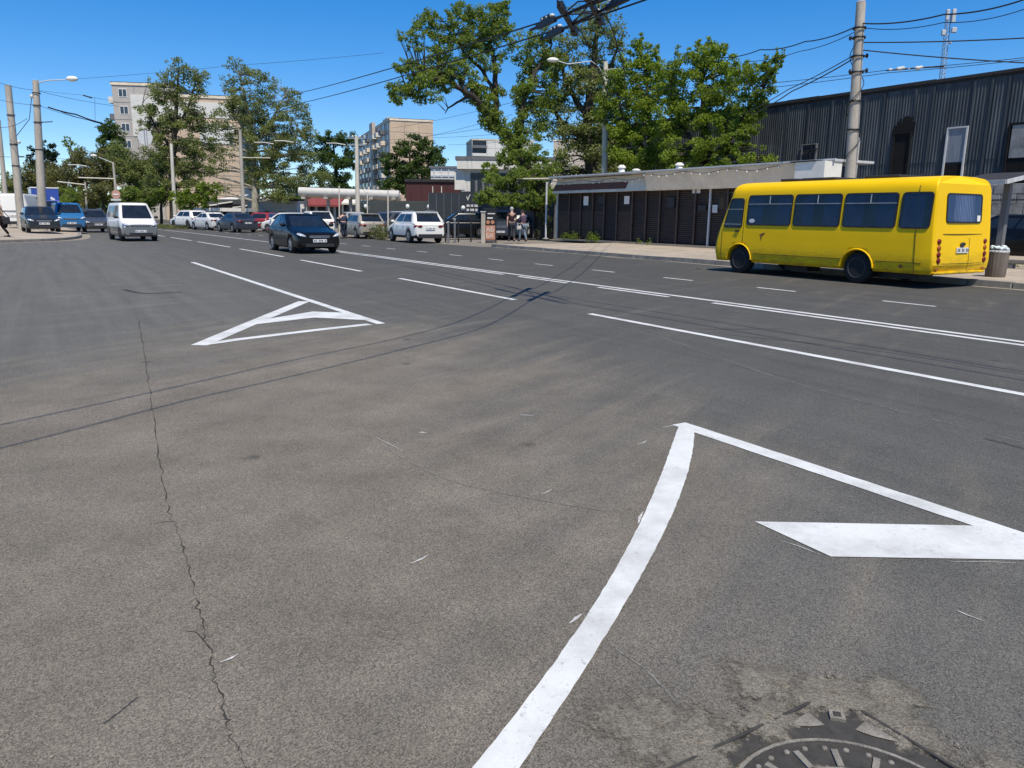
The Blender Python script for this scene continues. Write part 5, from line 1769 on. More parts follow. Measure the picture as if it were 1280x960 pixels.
def hut(name, label, cat, px0, px1, pyt, pyb, Y, depth, mat, z0=0.0, group=None, turn=0.0):
    """box-like low building whose front spans two pixel columns at distance Y"""
    a, b = at(px0, pyb, Y), at(px1, pyb, Y)
    zt = at((px0+px1)/2, pyt, Y).z
    t = thing(name, label, cat, (a.x, Y, z0), turn, group)
    W = b.x-a.x
    g = MB(); g.box((W/2, depth/2, (zt-z0)/2), (W, depth, zt-z0)); g.build('wall', mat, t)
    return t, W, zt-z0
# grey modern pavilion with tall windows
t, W, H = hut('pavilion', 'two storey grey pavilion with a white frame and tall narrow windows behind the vine', 'building', 577, 690, 212, 268, 70, 14, 'wall_white')
ptop = at(600, 196, 70).z
g = MB(); g.box((W/2-.15, 6.9, (H+.75+ptop)/2), (W+.7, 15, ptop-H-.75)); g.build('parapet', 'parapet', t)
g = MB(); g.box((W/2-.1, 6.9, H+.38), (W+.5, 14.9, .76)); g.build('cornice', 'wall_white', t)
for i in range(9):
    g = MB(); g.box((1.0+i*.62+.25*(i//3), -.03, H-1.75), (.40, .12, 2.7)); g.build('window', 'shade_win', t)
g = MB(); g.box((.9+3.2, -.02, H-1.75), (6.6, .06, 2.9)); g.build('window_recess', 'parapet', t)
g = MB(); g.box((W/2, -.25, 1.75), (W+.2, .5, 3.5)); sb = g.build('shop_front', 'wall_slate', t)
# pale lettering of the dark shop sign, only partly readable in the photograph
def text3d(s, size, mat, parent, loc, ext=.01, rot=(PI/2, 0, 0)):
    cu = bpy.data.curves.new('lettering', 'FONT')
    cu.body = s; cu.size = size; cu.extrude = ext
    o = bpy.data.objects.new('lettering', cu)
    COL.objects.link(o)
    cu.materials.append(MT[mat]); o.parent = parent; o.location = loc; o.rotation_euler = rot
    dg = bpy.context.evaluated_depsgraph_get()
    me = bpy.data.meshes.new_from_object(o.evaluated_get(dg))
    n = bpy.data.objects.new('lettering', me)
    COL.objects.link(n); n.parent = parent; n.location = loc; n.rotation_euler = rot
    bpy.data.objects.remove(o)
    return n
text3d('V  ФБСО', .78, 'wall_white', sb, (.35, -.53, 2.72))
g = MB()
for z_, ws_ in ((2.28, (.34, .22, .40, .18)), (1.92, (.28, .36, .20))):
    x_ = .40
    for w_ in ws_:
        g.box((x_+w_/2, -.515, z_), (w_, .03, .20)); x_ += w_+.10
g.build('lettering', 'sign_back', sb)
g = MB(); g.box((-.15, .1, H/2+1.8), (.9, .3, H-3.7)); g.build('corner_pier', 'wall_white', t)

t, W, H = hut('hoarding', 'tall slate blue hoarding board left of the dark shop sign', 'hoarding', 536, 583, 241, 270, 64, .25, 'wall_slate')
g = MB()
for i in range(5): g.box((W*(i+.5)/5, .2, H/2), (.1, .16, H)); g.box((W*(i+.02)/5, -.008, H/2), (.03, .03, H-.1))
g.build('frame', 'parapet', t)
t, W, H = hut('fence', 'long grey green sheet fence behind the parked cars left of the slate hoarding', 'fence', 462, 540, 251, 272, 71, .15, 'wall_dim')
g = MB()
for i in range(22): g.box((W*(i+.5)/22, -.09, H/2), (.05, .04, H))
g.build('ribs', 'wall_dim', t)
t, W, H = hut('maroon_building', 'windowless maroon clad building behind the slate hoarding', 'building', 508, 579, 227, 268, 86, 12, 'wall_maroon')
g = MB(); g.box((W/2, 6, H+.1), (W+.3, 12.3, .3)); g.build('roof', 'roof_dark', t)
for px in (541, 552):
    a = at(px, 233, 86); g = MB(); g.tube([(a.x-t.location.x, -.15, a.z), (a.x-t.location.x, -.15, a.z-1.6)], .06, 6); g.build('pipe', 'pole_light', t)
t, W, H = hut('white_building', 'low white rendered building rising behind the maroon one', 'building', 539, 592, 210, 268, 104, 12, 'wall_white')
g = MB()
for i, z in enumerate((H-1.0, H-2.6)): g.box((W/2, -.05, z), (W, .12, .22))
for i in range(6): g.box((W*(i+.5)/6, -.06, H-1.8), (.12, .12, 3.4))
g.build('trim', 'grey_paint', t)
g = MB(); g.box((W/2, 6, H+.1), (W+.4, 12.4, .25)); g.build('roof', 'parapet', t)

t, W, H = hut('white_shop', 'long white single storey shop above the red car', 'shop', 311, 372, 251, 272, 92, 7, 'wall_white')
g = MB(); g.box((W/2, 3.2, H+.12), (W+.4, 7.6, .24)); g.build('roof', 'roof_dark', t)
for i, x in enumerate((.35, .70)):
    g = MB(); g.box((W*x, -.04, H*.42), (.95, .12, .85)); f = g.build('window', 'roof_dark', t)
    g = MB(); g.box((W*x, -.11, H*.42), (.78, .02, .68)); g.build('pane', 'shade_win', f)
g = MB(); g.box((W*.92, -.05, .95), (1.0, .12, 1.9)); g.build('door', 'grey_paint', t)
t, W, H = hut('open_canopy', 'flat white canopy roof on thin posts over the three cars at left', 'canopy', 236, 312, 259.5, 263, 86, .05, 'wall_white', z0=at(270, 265, 86).z)
t.location.z = 0
for c in kids(t): bpy.data.objects.remove(c)
zc = at(270, 262, 86).z
g = MB(); g.box((W/2, 2.5, zc), (W, 5.4, .38)); g.build('roof', 'wall_white', t)
for i in range(5):
    for y in (.1, 4.9):
        g = MB(); g.tube([(W*(.03+.235*i), y, 0), (W*(.03+.235*i), y, zc)], .06, 6); g.build('post', 'pole_light', t)
g = MB(); g.box((W/2, 5.0, zc*.45), (W, .1, zc*.9)); g.build('back_wall', 'wall_slate', t)
t, W, H = hut('sheds', 'jumble of pale sheds with sloping white roofs below the peach gable', 'shed', 252, 312, 249, 268, 100, 6, 'wall_dim')
g = MB()
for x, w, h in ((.18, .34, .0), (.52, .30, .35), (.82, .30, -.1)):
    g.loft([[Vector((W*(x-w/2), -.3, H+h-1.0)), Vector((W*(x+w/2), -.3, H+h-.75)), Vector((W*(x+w/2), 6, H+h-.2)), Vector((W*(x-w/2), 6, H+h-.45))][k:k+1][0] and
            [Vector((W*(x-w/2), -.3, H+h-1.0+dz)), Vector((W*(x+w/2), -.3, H+h-.75+dz)), Vector((W*(x+w/2), 6, H+h+.3+dz)), Vector((W*(x-w/2), 6, H+h+.05+dz))] for k, dz in ((0, 0), (0, .12))])
g.build('roof', 'wall_white', t)
g = MB(); g.box((W*.70, -.1, H*.45), (W*.3, .15, H*.7)); g.build('opening', 'soot_and_shade', t)  # black panel painted for the shade inside the shed
t, W, H = hut('red_shop', 'small shop with a dark red awning roof left of the pale concrete pole', 'shop', 386, 440, 252, 272, 84, 6, 'shade_win')
g = MB()
g.loft([[Vector((x, -1.5, H-.55)), Vector((x, -1.5, H-.35)), Vector((x, .6, H+.75)), Vector((x, .6, H+.5))] for x in (-.1, W*.82)]); g.build('awning', 'red_roof', t)
g = MB()
g.loft([[Vector((x, -1.3, H-.3)), Vector((x, -1.3, H-.12)), Vector((x, 3, H+.95)), Vector((x, 3, H+.75))] for x in (W*.83, W*1.15)]); g.build('awning', 'wall_white', t)
for x in (-.05, .2, .45, .62, .8):
    g = MB(); g.box((W*x, -.25, (H-.3)/2), (.28, .12, H-.3)); g.build('pillar', 'grey_paint', t)
t, W, H = hut('kiosk', 'pale grey glass corner kiosk left of the red awning shop', 'kiosk', 376, 386, 253, 270, 83, 4, 'wall_white')
g = MB(); g.box((W/2, -.03, H*.5), (W*.7, .08, H*.5)); g.build('window', 'glass_b', t)
g = MB(); g.box((W/2, 2, H+.06), (W+.2, 4.2, .12)); g.build('roof', 'parapet', t)
# elevated insulated pipe on supports
Y = 80
a, b = at(374, 239.5, Y), at(499, 244, Y)
t = thing('overhead_pipe', 'long pale insulated heating pipe carried on posts above the parked cars', 'pipe', (a.x, Y, 0))
g = MB(); g.tube([Vector((0, 0, a.z)), Vector((b.x-a.x, 0, b.z))], .45, 12); g.build('pipe', 'pipe', t)
g = MB(); g.tube([Vector((0, 1.1, a.z-.15)), Vector((b.x-a.x, 1.1, b.z-.15))], .40, 12); g.build('pipe', 'cream', t)
for i in range(5):
    x = (b.x-a.x)*(.05+.225*i)
    g = MB(); g.box((x, .5, a.z/2-.3), (.25, .5, a.z-.5)); g.box((x, .5, a.z-.60), (.4, 2.2, .2)); g.build('support', 'concrete', t)

# dark wall and dense shade behind the vine, on the warehouse side
t = thing('dark_garages', 'row of low dark garages in the shade behind the vine left of the kiosks', 'garage', RU(46.5, 28.5, .02), HU)
g = MB(); g.box((0, -2.5, 1.3), (10, 5, 2.6)); g.build('wall', 'roller', t)
for i in range(4):
    g = MB(); g.box((-3.7+2.5*i, .04, 1.1), (2.1, .08, 2.1)); g.build('gate', 'plastic', t)
for i in range(5):
    g = MB(); g.box((-5+2.5*i, .10, 1.25), (.12, .12, 2.5)); g.build('post', 'parapet', t)
g = MB(); g.box((0, -2.4, 2.66), (10.3, 5.6, .12)); g.build('roof', 'roof_dark', t)
t = thing('pergola_post', 'thin pale post at the left end of the kiosk row', 'post', RU(38.9, 26.0, .13), 0)
g = MB(); g.tube([(0, 0, 0), (0, 0, 3.3)], .06, 8); g.build('post', 'grey_paint', t)
g = MB(); g.lathe([(.20, 0), (.20, .05), (.08, .07)], (0, 0, 0), 10); g.build('base', 'kerb', t)

# ------------------------------------------------------------------ railing, poster stand, weeds
def rail_fence(label, pts, h, n):
    t = thing('railing', label, 'railing', pts[0], 0)
    o = pts[0]
    for a, b in zip(pts, pts[1:]):
        d = b-a; k = n
        g = MB()
        g.tube([a-o+Vector((0, 0, h)), b-o+Vector((0, 0, h))], .025, 6)
        g.tube([a-o+Vector((0, 0, .15)), b-o+Vector((0, 0, .15))], .02, 6)
        m = int(d.length/.14)
        for i in range(m+1):
            q = a-o+d*(i/m); g.tube([q+Vector((0, 0, .15)), q+Vector((0, 0, h))], .010, 4)
        g.build('panel', 'black', t)
        for i in range(k+1):
            q = a-o+d*(i/k); g = MB(); g.box(q+Vector((0, 0, h*.52)), (.08, .08, h*1.08)); g.build('post', 'black', t)
    return t
rail_fence('low black metal railing between the white crossover and the poster stand', [gpos(557, 43, .0), gpos(604, 44.5, .0)], 1.25, 3)
for px, Y, lab in ((560.5, 41.5, 'grey bollard post closest to the white crossover tail'), (568.5, 42.2, 'grey post in the middle of the black railing'), (604, 42.5, 'wide pale post beside the orange poster stand')):
    t = thing('gate_post', lab, 'post', gpos(px, Y, .0), 0, 'posts along the railing')
    w = .22 if px == 604 else .10
    hh = 1.65 if px == 604 else (1.25 if px > 565 else 1.1)
    g = MB(); g.box((0, 0, hh/2), (w, w, hh)); bevel(g.build('shaft', 'parapet' if px != 604 else 'concrete', t), .015)
    g = MB(); g.box((0, 0, hh+.02), (w*1.3, w*1.3, .05)); g.build('cap', 'grey_paint', t)
p = gpos(613, 42.6, .02)
t = thing('poster_stand', 'upright stand with orange posters left of the walking couple', 'sign', p, rad(-4))
g = MB()
for x in (-.30, .30): g.box((x, 0, .9), (.05, .06, 1.8))
g.box((0, 0, 1.80), (.72, .10, .09)); g.box((0, 0, .06), (.7, .3, .05)); g.build('frame', 'black', t)
g = MB(); g.box((0, -.02, .93), (.56, .03, 1.62)); g.build('board', 'black', t)
g = MB(); g.box((.0, -.045, .55), (.52, .02, .76)); po = g.build('poster', 'orange', t)
text3d('АБ', .34, 'wall_white', po, (-.24, -.058, .60), .002); text3d('БК', .34, 'wall_white', po, (-.24, -.058, .27), .002)
for x in (-.13, .12):
    g = MB(); g.lathe([(.10, -.01), (.10, .01)], (x, -.045, 1.10), 16, 'Y'); g.build('poster', 'orange', t)
g = MB(); g.box((-.02, -.045, 1.32), (.3, .02, .08)); g.box((.05, -.045, 1.55), (.4, .02, .05)); g.build('poster', 'wall_white', t)

# ------------------------------------------------------------------ vegetation
def leaf_mesh(name, C, Rr, n_per, size, mat, parent, base, droop=0.0, up=0.35, aspect=.55):
    """many small rhombic leaves gathered in clumps; C centres, Rr radii, n_per counts"""
    cs, rs = [], []
    for c, r, n in zip(C, Rr, n_per):
        cs.append(np.repeat(np.array([c]), n, 0)); rs.append(np.repeat(np.array([r]), n, 0))
    c = np.concatenate(cs); r = np.concatenate(rs)
    n = len(c)
    d = RNG.normal(size=(n, 3)); d /= np.linalg.norm(d, axis=1, keepdims=True)
    rr = RNG.random((n, 1))**0.5
    pos = c+d*rr*r
    nor = RNG.normal(size=(n, 3))*.8+d*.5+np.array([[0, 0, up]])
    nor /= np.linalg.norm(nor, axis=1, keepdims=True)
    a = np.cross(nor, RNG.normal(size=(n, 3))); a /= np.linalg.norm(a, axis=1, keepdims=True)
    b = np.cross(nor, a)
    s = size*(.55+.9*RNG.random((n, 1)))
    v = np.stack([pos-a*s, pos-b*s*aspect, pos+a*s, pos+b*s*aspect], 1)
    v[:, :, 2] -= droop*s
    v = v.reshape(-1, 3)-np.array([base])
    me = bpy.data.meshes.new(name)
    me.vertices.add(4*n); me.loops.add(4*n); me.polygons.add(n)
    me.vertices.foreach_set('co', v.astype(np.float32).ravel())
    me.loops.foreach_set('vertex_index', np.arange(4*n, dtype=np.int32))
    me.polygons.foreach_set('loop_start', np.arange(0, 4*n, 4, dtype=np.int32))
    me.polygons.foreach_set('loop_total', np.full(n, 4, dtype=np.int32))
    me.materials.append(MT[mat]); me.update(); me.validate()
    o = bpy.data.objects.new(name, me); COL.objects.link(o)
    if parent is not None: o.parent = parent
    return o

def jit(a, b, n, amp):
    P = []
    for i in range(n+1):
        t = i/n
        q = a.lerp(b, t)
        if 0 < i < n: q = q+Vector([random.uniform(-1, 1)*amp for _ in range(3)])
        P.append(q)
    return P

def tree(label, limbs, blobs, leaf, leafm, bark='bark', dens=1.0, group='trees', clump=.26, name='tree', cat='tree', twig=True, droop=0.0, base=None):
    """limbs: lists of (px, py, Y, radius); blobs: (px, py, rx, ry, Y[, density]) crown masses in photo pixels at distance Y"""
    leaf *= .68
    L = [[(at(a, b, Y), r) for a, b, Y, r in l] for l in limbs]
    bs = L[0][0][0].copy() if base is None else base
    bs.z = min(bs.z, .13) if bs.z < 1.2 else 0
    t = thing(name, label, cat, bs, 0, group)
    L[0][0] = (bs.copy(), L[0][0][1])
    g = MB()
    nodes = []
    for l in L:
        P, R = [], []
        for (a, ra), (b, rb) in zip(l, l[1:]):
            for i in range(5):
                f = i/5
                q = a.lerp(b, f)
                if i: q = q+Vector([random.uniform(-1, 1)*ra*.35 for _ in range(3)])
                P.append(q-bs); R.append(ra+(rb-ra)*f)
        P.append(l[-1][0]-bs); R.append(l[-1][1])
        g.tube(P, R, 8)
        nodes += [(p, r) for p, r in zip(P, R)]
    hi = [(p, r) for p, r in nodes if p.z > 1.5] or nodes
    C, Rr, n_per = [], [], []
    for bl in blobs:
        px, py, rx, ry, Y = bl[:5]
        dn = bl[5] if len(bl) > 5 else 1.0
        c = at(px, py, Y); k = Y/F
        R = Vector((rx*k, min(rx, ry*1.2)*k*.9, ry*k))
        m = max(4, int(20*dens*(R.x*R.z)/(clump*(R.x+R.z)*.5)**2/12*.8))
        m = min(int(m*1.7), 90)
        for _ in range(m):
            d = Vector(RNG.normal(size=3)); d.normalize()
            f = random.uniform(.1, 1)**.5
            cc = c+Vector((d.x*R.x, d.y*R.y, d.z*R.z))*f*1.05
            cr = clump*(R.x+R.z)*.5*random.uniform(.6, 1.45)
            C.append(tuple(cc)); Rr.append((cr*1.15, cr*1.15, cr*.85))
            area = cr*cr/(leaf*leaf)
            n_per.append(max(6, int(area*5.5*dens*dn)))
            if twig and rx > 6 and random.random() < .32:
                s, sr = min(hi, key=lambda q: (q[0]+bs-cc).length+max(0, (q[0].z+bs.z-cc.z))*1.5)
                mid = (s+cc-bs)/2+Vector((random.uniform(-.2, .2), random.uniform(-.2, .2), random.uniform(-.1, .35)))*cr*2
                rr = min(sr*.6, .07+.012*(cc-bs-s).length)
                g.tube([s, s.lerp(mid, .5)+Vector([random.uniform(-.1, .1)*cr for _ in range(3)]), mid, mid.lerp(cc-bs, .5)+Vector([random.uniform(-.2, .2)*cr for _ in range(3)]), cc-bs], [rr, rr*.8, rr*.6, rr*.4, rr*.15], 5)
    tr = g.build('trunk', bark, t)
    tot = sum(n_per)
    leaf_mesh('crown', C, Rr, n_per, leaf, leafm, t, tuple(bs), droop)
    return t

# the big forked tree in the middle
Y = 54
tree('large forked tree with ivied limbs reaching far left above the walking couple',
     [[(678, 300, Y, .55), (668, 240, Y, .48), (650, 196, Y, .42), (643, 181, Y, .38)],
      [(643, 181, Y, .34), (620, 155, Y, .28), (604, 136, Y-1, .24), (588, 118, Y-2, .20), (560, 100, Y-3, .14), (525, 98, Y-4, .08), (502, 110, Y-4, .04)],
      [(622, 157, Y, .24), (619, 120, Y, .20), (619, 85, Y, .15), (612, 50, Y, .09), (618, 15, Y, .04)],
      [(619, 118, Y, .13), (603, 88, Y, .11), (580, 66, Y-1, .09), (566, 40, Y-2, .05), (553, 25, Y-2, .03)],
      [(643, 181, Y, .30), (650, 160, Y, .26), (656, 120, Y, .20), (672, 85, Y+1, .14), (690, 55, Y+1, .07)],
      [(588, 118, Y-2, .10), (560, 135, Y-2, .05), (556, 142, Y-2, .02)]],
     [(498, 122, 11, 9, 50), (512, 112, 16, 14, 50), (528, 104, 18, 15, 50), (546, 100, 16, 14, 51), (560, 108, 12, 10, 51), (502, 84, 12, 10, 50), (517, 88, 14, 10, 50), (540, 84, 16, 10, 51), (536, 120, 14, 9, 50), (560, 88, 14, 12, 51),
      (506, 44, 9, 8, 50, .8), (522, 40, 12, 10, 50, .8), (533, 30, 12, 12, 51, .8), (541, 23, 10, 9, 51), (520, 60, 12, 8, 50, .7), (545, 55, 12, 12, 51, .7), (560, 62, 10, 14, 51, .6),
      (566, 22, 14, 12, 52), (585, 17, 14, 12, 53), (600, 25, 15, 14, 53), (618, 18, 14, 14, 54), (630, 10, 8, 10, 54), (590, 42, 16, 12, 53, .8), (612, 50, 15, 14, 54, .9), (628, 40, 10, 16, 54, .9), (600, 70, 15, 12, 53, .7), (620, 80, 12, 14, 54, .7), (577, 80, 12, 12, 52, .7),
      (580, 100, 14, 12, 52), (592, 118, 13, 12, 53), (602, 130, 13, 14, 53), (612, 145, 12, 14, 54), (625, 160, 12, 12, 54), (636, 172, 10, 10, 54), (606, 152, 9, 9, 53, .7), (622, 112, 8, 16, 54, .7), (640, 185, 10, 9, 54),
      (652, 150, 10, 20, 54), (655, 118, 12, 18, 54), (660, 95, 14, 14, 55), (645, 118, 9, 10, 54, .6), (672, 80, 16, 16, 55, .9), (668, 55, 14, 14, 55, .7), (682, 40, 12, 12, 55, .6), (664, 120, 18, 20, 55, .8), (668, 152, 18, 18, 55, .8), (640, 50, 12, 14, 54, .7), (690, 82, 16, 16, 56, .8), (652, 70, 12, 12, 55, .6), (686, 118, 16, 16, 56, .8), (660, 178, 16, 14, 54, .9), (596, 108, 12, 12, 53), (608, 122, 10, 12, 53.5), (618, 148, 12, 14, 53.5), (630, 168, 12, 12, 53.6), (648, 172, 10, 14, 53.6), (571, 92, 14, 12, 51.5, .8), (575, 45, 16, 14, 52, .7), (560, 38, 14, 12, 52, .7), (605, 55, 16, 14, 53.5, .7), (590, 62, 16, 12, 53, .6), (545, 40, 12, 10, 51, .7), (612, 34, 14, 14, 53.5, .8), (550, 70, 14, 12, 51, .7), (490, 112, 7, 8, 50)],
     .115, 'leaf_mid', dens=.95, clump=.36)
# darker thin-topped tree right of it
Y = 57
tree('tall thin topped grey green tree behind the lamp post, bare twigs at its tip',
     [[(742, 290, Y, .50), (738, 200, Y, .42), (735, 150, Y, .34), (742, 90, Y, .24), (746, 40, Y, .14), (748, 8, Y, .05)],
      [(735, 150, Y, .24), (710, 110, Y, .16), (698, 70, Y, .08)], [(738, 110, Y, .2), (765, 80, Y, .12), (778, 45, Y, .05)], [(736, 180, Y, .25), (700, 150, Y, .15), (684, 125, Y, .06)]],
     [(742, 12, 22, 16, 57, .35), (758, 30, 20, 16, 57, .38), (728, 34, 18, 16, 57, .45), (745, 48, 26, 16, 57, .5), (770, 58, 16, 14, 57, .45), (700, 62, 20, 16, 57, .7), (716, 85, 24, 18, 57, .9), (745, 85, 26, 18, 57, .8), (768, 85, 14, 16, 57, .6),
      (690, 100, 18, 18, 57, .7), (712, 118, 24, 16, 57, .9), (740, 125, 26, 20, 57, 1.0), (700, 140, 20, 14, 57, .7), (676, 132, 14, 12, 57, .6), (760, 130, 18, 22, 57, 1.0), (690, 165, 22, 14, 57, .45), (714, 170, 20, 16, 57, .55), (740, 165, 22, 18, 57, 1.0), (765, 172, 18, 20, 57, 1.0), (728, 200, 30, 20, 57, .8), (760, 205, 24, 20, 57, 1.0), (700, 205, 24, 16, 57, .8)],
     .125, 'leaf_olive', dens=.95, clump=.34)
# bushy bright maples behind the kiosks
tree('full bright green maple between the lamp post and the warehouse, left crown',
     [[(818, 300, 50, .30), (815, 220, 50, .24), (812, 150, 50, .16), (808, 90, 50, .06)], [(815, 200, 50, .16), (780, 150, 50, .1), (770, 110, 50, .04)]],
     [(790, 78, 16, 14, 50), (804, 64, 10, 12, 50, .8), (812, 82, 14, 16, 50), (782, 100, 20, 16, 50), (806, 110, 22, 18, 50), (830, 118, 16, 20, 49), (785, 130, 22, 16, 50), (812, 140, 22, 18, 49), (790, 160, 24, 18, 50), (818, 172, 24, 18, 49), (780, 190, 20, 18, 50), (805, 200, 26, 18, 49), (774, 165, 14, 20, 50, .8), (835, 200, 18, 18, 48), (802, 50, 3, 11, 50), (788, 60, 3, 10, 50), (820, 66, 3, 12, 50), (795, 56, 4, 10, 50), (828, 92, 12, 14, 49.5), (760, 140, 16, 20, 51), (764, 100, 12, 14, 51, .8)],
     .115, 'leaf_fresh', dens=.95, clump=.32)
tree('widest bright green maple leaning over the dark warehouse wall, right crown',
     [[(885, 300, 45, .34), (884, 225, 45, .28), (880, 160, 45, .2), (878, 100, 45, .08)], [(884, 210, 45, .2), (920, 160, 43, .14), (955, 110, 41.5, .05)], [(884, 200, 45, .18), (850, 150, 46, .1), (838, 100, 46, .05)]],
     [(876, 70, 18, 14, 45), (895, 66, 14, 12, 45, .9), (858, 86, 18, 16, 45), (886, 92, 22, 16, 45), (912, 84, 16, 14, 44), (838, 92, 12, 18, 46, .8), (846, 116, 20, 18, 46), (875, 122, 24, 20, 45), (905, 116, 22, 18, 44), (930, 105, 18, 16, 42.5), (950, 95, 14, 14, 41.5, .9), (965, 84, 10, 12, 41, .8), (974, 78, 5, 9, 41, .6), (955, 118, 16, 12, 41.5),
      (940, 135, 18, 14, 42), (920, 148, 22, 16, 43), (890, 155, 24, 18, 44), (860, 152, 22, 18, 45), (840, 160, 18, 20, 46), (850, 190, 24, 18, 45), (885, 190, 26, 20, 43.5), (915, 178, 20, 16, 42), (935, 165, 14, 12, 41.5, .8), (925, 205, 22, 14, 41), (948, 195, 14, 14, 40.5, .9), (962, 205, 10, 12, 40, .6), (895, 212, 24, 12, 42), (860, 215, 24, 10, 44), (873, 55, 3, 10, 45), (885, 52, 4, 10, 45), (862, 64, 3, 12, 45), (846, 70, 3, 12, 46), (905, 62, 3, 11, 44.5), (957, 76, 3, 12, 41), (971, 72, 3, 12, 41), (978, 70, 2, 10, 41), (990-25, 96, 4, 9, 41), (932, 88, 4, 14, 43), (845, 135, 16, 16, 46), (900, 135, 20, 16, 44)],
     .108, 'leaf_fresh', dens=.95, clump=.32)
# vine over the yard and low tree left of the kiosks
tree('low yellow green vine spreading over a pergola left of the kiosks',
     [[(675, 302, 50, .26), (672, 270, 50, .24), (668, 235, 50, .18), (655, 205, 50, .08)], [(670, 250, 50, .12), (630, 235, 49, .08), (606, 240, 49, .04)]],
     [(612, 244, 14, 10, 48), (630, 250, 16, 9, 48), (650, 252, 16, 9, 48), (672, 248, 16, 10, 48), (690, 244, 12, 10, 47.5, .9), (625, 225, 16, 12, 49), (648, 225, 18, 14, 49), (672, 222, 16, 14, 49), (612, 212, 11, 10, 50), (630, 200, 13, 12, 50), (650, 198, 16, 12, 50), (672, 198, 14, 12, 50, .8), (690, 215, 12, 12, 49, .8), (600, 250, 8, 8, 48, .8)],
     .115, 'leaf_mid', dens=1.1, clump=.34)
t = thing('ivy_trunk', 'old trunk wrapped in grey green ivy at the left end of the kiosk row', 'tree', gpos(678, 49, .02), 0, 'trees')
g = MB(); b0 = gpos(678, 49, 0); g.tube([(0, 0, 0), (.03, 0, 1.2), (-.05, .05, 2.6), (-.3, .1, 3.6)], [.42, .36, .30, .22], 10); g.build('trunk', 'bark', t)
C = [(b0.x+random.uniform(-.3, .35), b0.y+random.uniform(-.35, .1), .13+z) for z in np.linspace(.1, 3.4, 30)]
leaf_mesh('ivy', C, [(.32, .3, .25)]*30, [60]*30, .07, 'leaf_olive', t, tuple(t.location))

# tall loose trees at left
tree('tall loose poplar in front of the beige panel block, thin top',
     [[(216, 270, 84, .42), (216, 200, 84, .34), (220, 140, 84, .22), (224, 85, 84, .06)], [(217, 190, 84, .2), (190, 150, 84, .1), (178, 130, 84, .04)], [(218, 170, 84, .2), (240, 120, 84, .1), (248, 90, 84, .04)]],
     [(222, 84, 18, 10, 84, .4), (240, 92, 16, 12, 84, .38), (212, 100, 16, 14, 84, .5), (232, 108, 22, 14, 84, .5), (250, 112, 10, 12, 84, .35), (205, 122, 18, 14, 84, .85), (228, 132, 22, 16, 84, .75), (185, 138, 16, 10, 84, .7), (208, 150, 24, 14, 84, 1.0), (232, 158, 20, 14, 84, .8), (180, 158, 14, 10, 84, .7), (200, 174, 24, 14, 84, 1.0), (228, 182, 22, 16, 84, .9), (206, 198, 24, 14, 84, 1.0), (232, 206, 24, 14, 84, .85), (194, 218, 16, 14, 84), (215, 222, 24, 14, 84), (240, 226, 18, 12, 84, .8), (205, 240, 22, 12, 84), (252, 150, 14, 14, 84, .5), (250, 180, 18, 14, 84, .55), (256, 205, 16, 14, 84, .6), (192, 108, 10, 10, 84, .35), (246, 98, 14, 10, 84, .3)],
     .15, 'leaf_olive', dens=.9, clump=.32)
tree('tall loose tree between the peach gable and the dark tree, airy crown',
     [[(318, 265, 88, .42), (316, 200, 88, .34), (312, 150, 88, .24), (300, 95, 88, .08)], [(316, 190, 88, .2), (345, 140, 88, .12), (362, 110, 88, .04)], [(315, 175, 88, .2), (290, 140, 88, .1), (280, 115, 88, .04)]],
     [(296, 84, 16, 10, 88, .45), (312, 96, 20, 12, 88, .5), (286, 104, 12, 12, 88, .45), (330, 104, 16, 12, 88, .5), (300, 122, 22, 14, 88, .65), (325, 126, 22, 14, 88, .6), (350, 120, 16, 12, 88, .4), (370, 118, 10, 10, 88, .35), (284, 138, 14, 12, 88, .5), (310, 146, 24, 14, 88, .75), (338, 148, 22, 16, 88, .8), (366, 142, 18, 16, 88, .6), (382, 150, 8, 14, 88, .4), (280, 165, 16, 12, 88, .4), (262, 190, 20, 14, 86, .35), (280, 192, 16, 14, 86, .4), (308, 172, 22, 14, 88, .8), (340, 172, 26, 16, 88, 1.0), (370, 174, 20, 16, 88, .9), (320, 196, 24, 14, 88, .9), (350, 200, 28, 16, 88, 1.0), (384, 196, 16, 14, 88, .9), (268, 214, 20, 12, 86, .3), (325, 222, 24, 14, 88, 1.0), (356, 226, 28, 14, 88, 1.0), (388, 222, 20, 14, 88, 1.0), (405, 232, 16, 12, 88, .8), (340, 245, 26, 9, 87, .9), (275, 150, 12, 16, 86, .35), (262, 165, 14, 14, 86, .35), (272, 235, 14, 10, 86, .4), (388, 170, 12, 14, 88, .6)],
     .15, 'leaf_olive', dens=.9, clump=.32, bark='bark_pale')
tree('small fresh green tree in sun above the farthest white off-roader',
     [[(236, 276, 76, .14), (238, 255, 76, .1), (242, 242, 76, .05)]],
     [(224, 246, 12, 8, 76), (240, 242, 14, 9, 76), (256, 238, 12, 9, 76), (268, 236, 8, 7, 76, .7), (232, 255, 14, 7, 76), (250, 252, 14, 7, 76), (262, 246, 10, 7, 76, .8)],
     .15, 'leaf_fresh', dens=1.0, clump=.34)
tree('dark green ragged tree behind the pipe, between airy tree and pale pole',
     [[(420, 266, 125, .40), (420, 210, 125, .3), (416, 175, 125, .08)]],
     [(408, 172, 12, 10, 125), (424, 178, 12, 12, 125, .9), (438, 180, 9, 14, 125, .9), (402, 190, 12, 12, 125), (420, 200, 20, 14, 125), (438, 204, 12, 16, 125), (410, 222, 18, 12, 125), (432, 228, 18, 12, 125), (416, 242, 26, 10, 125)],
     .26, 'leaf_dark', dens=1.0, clump=.34)
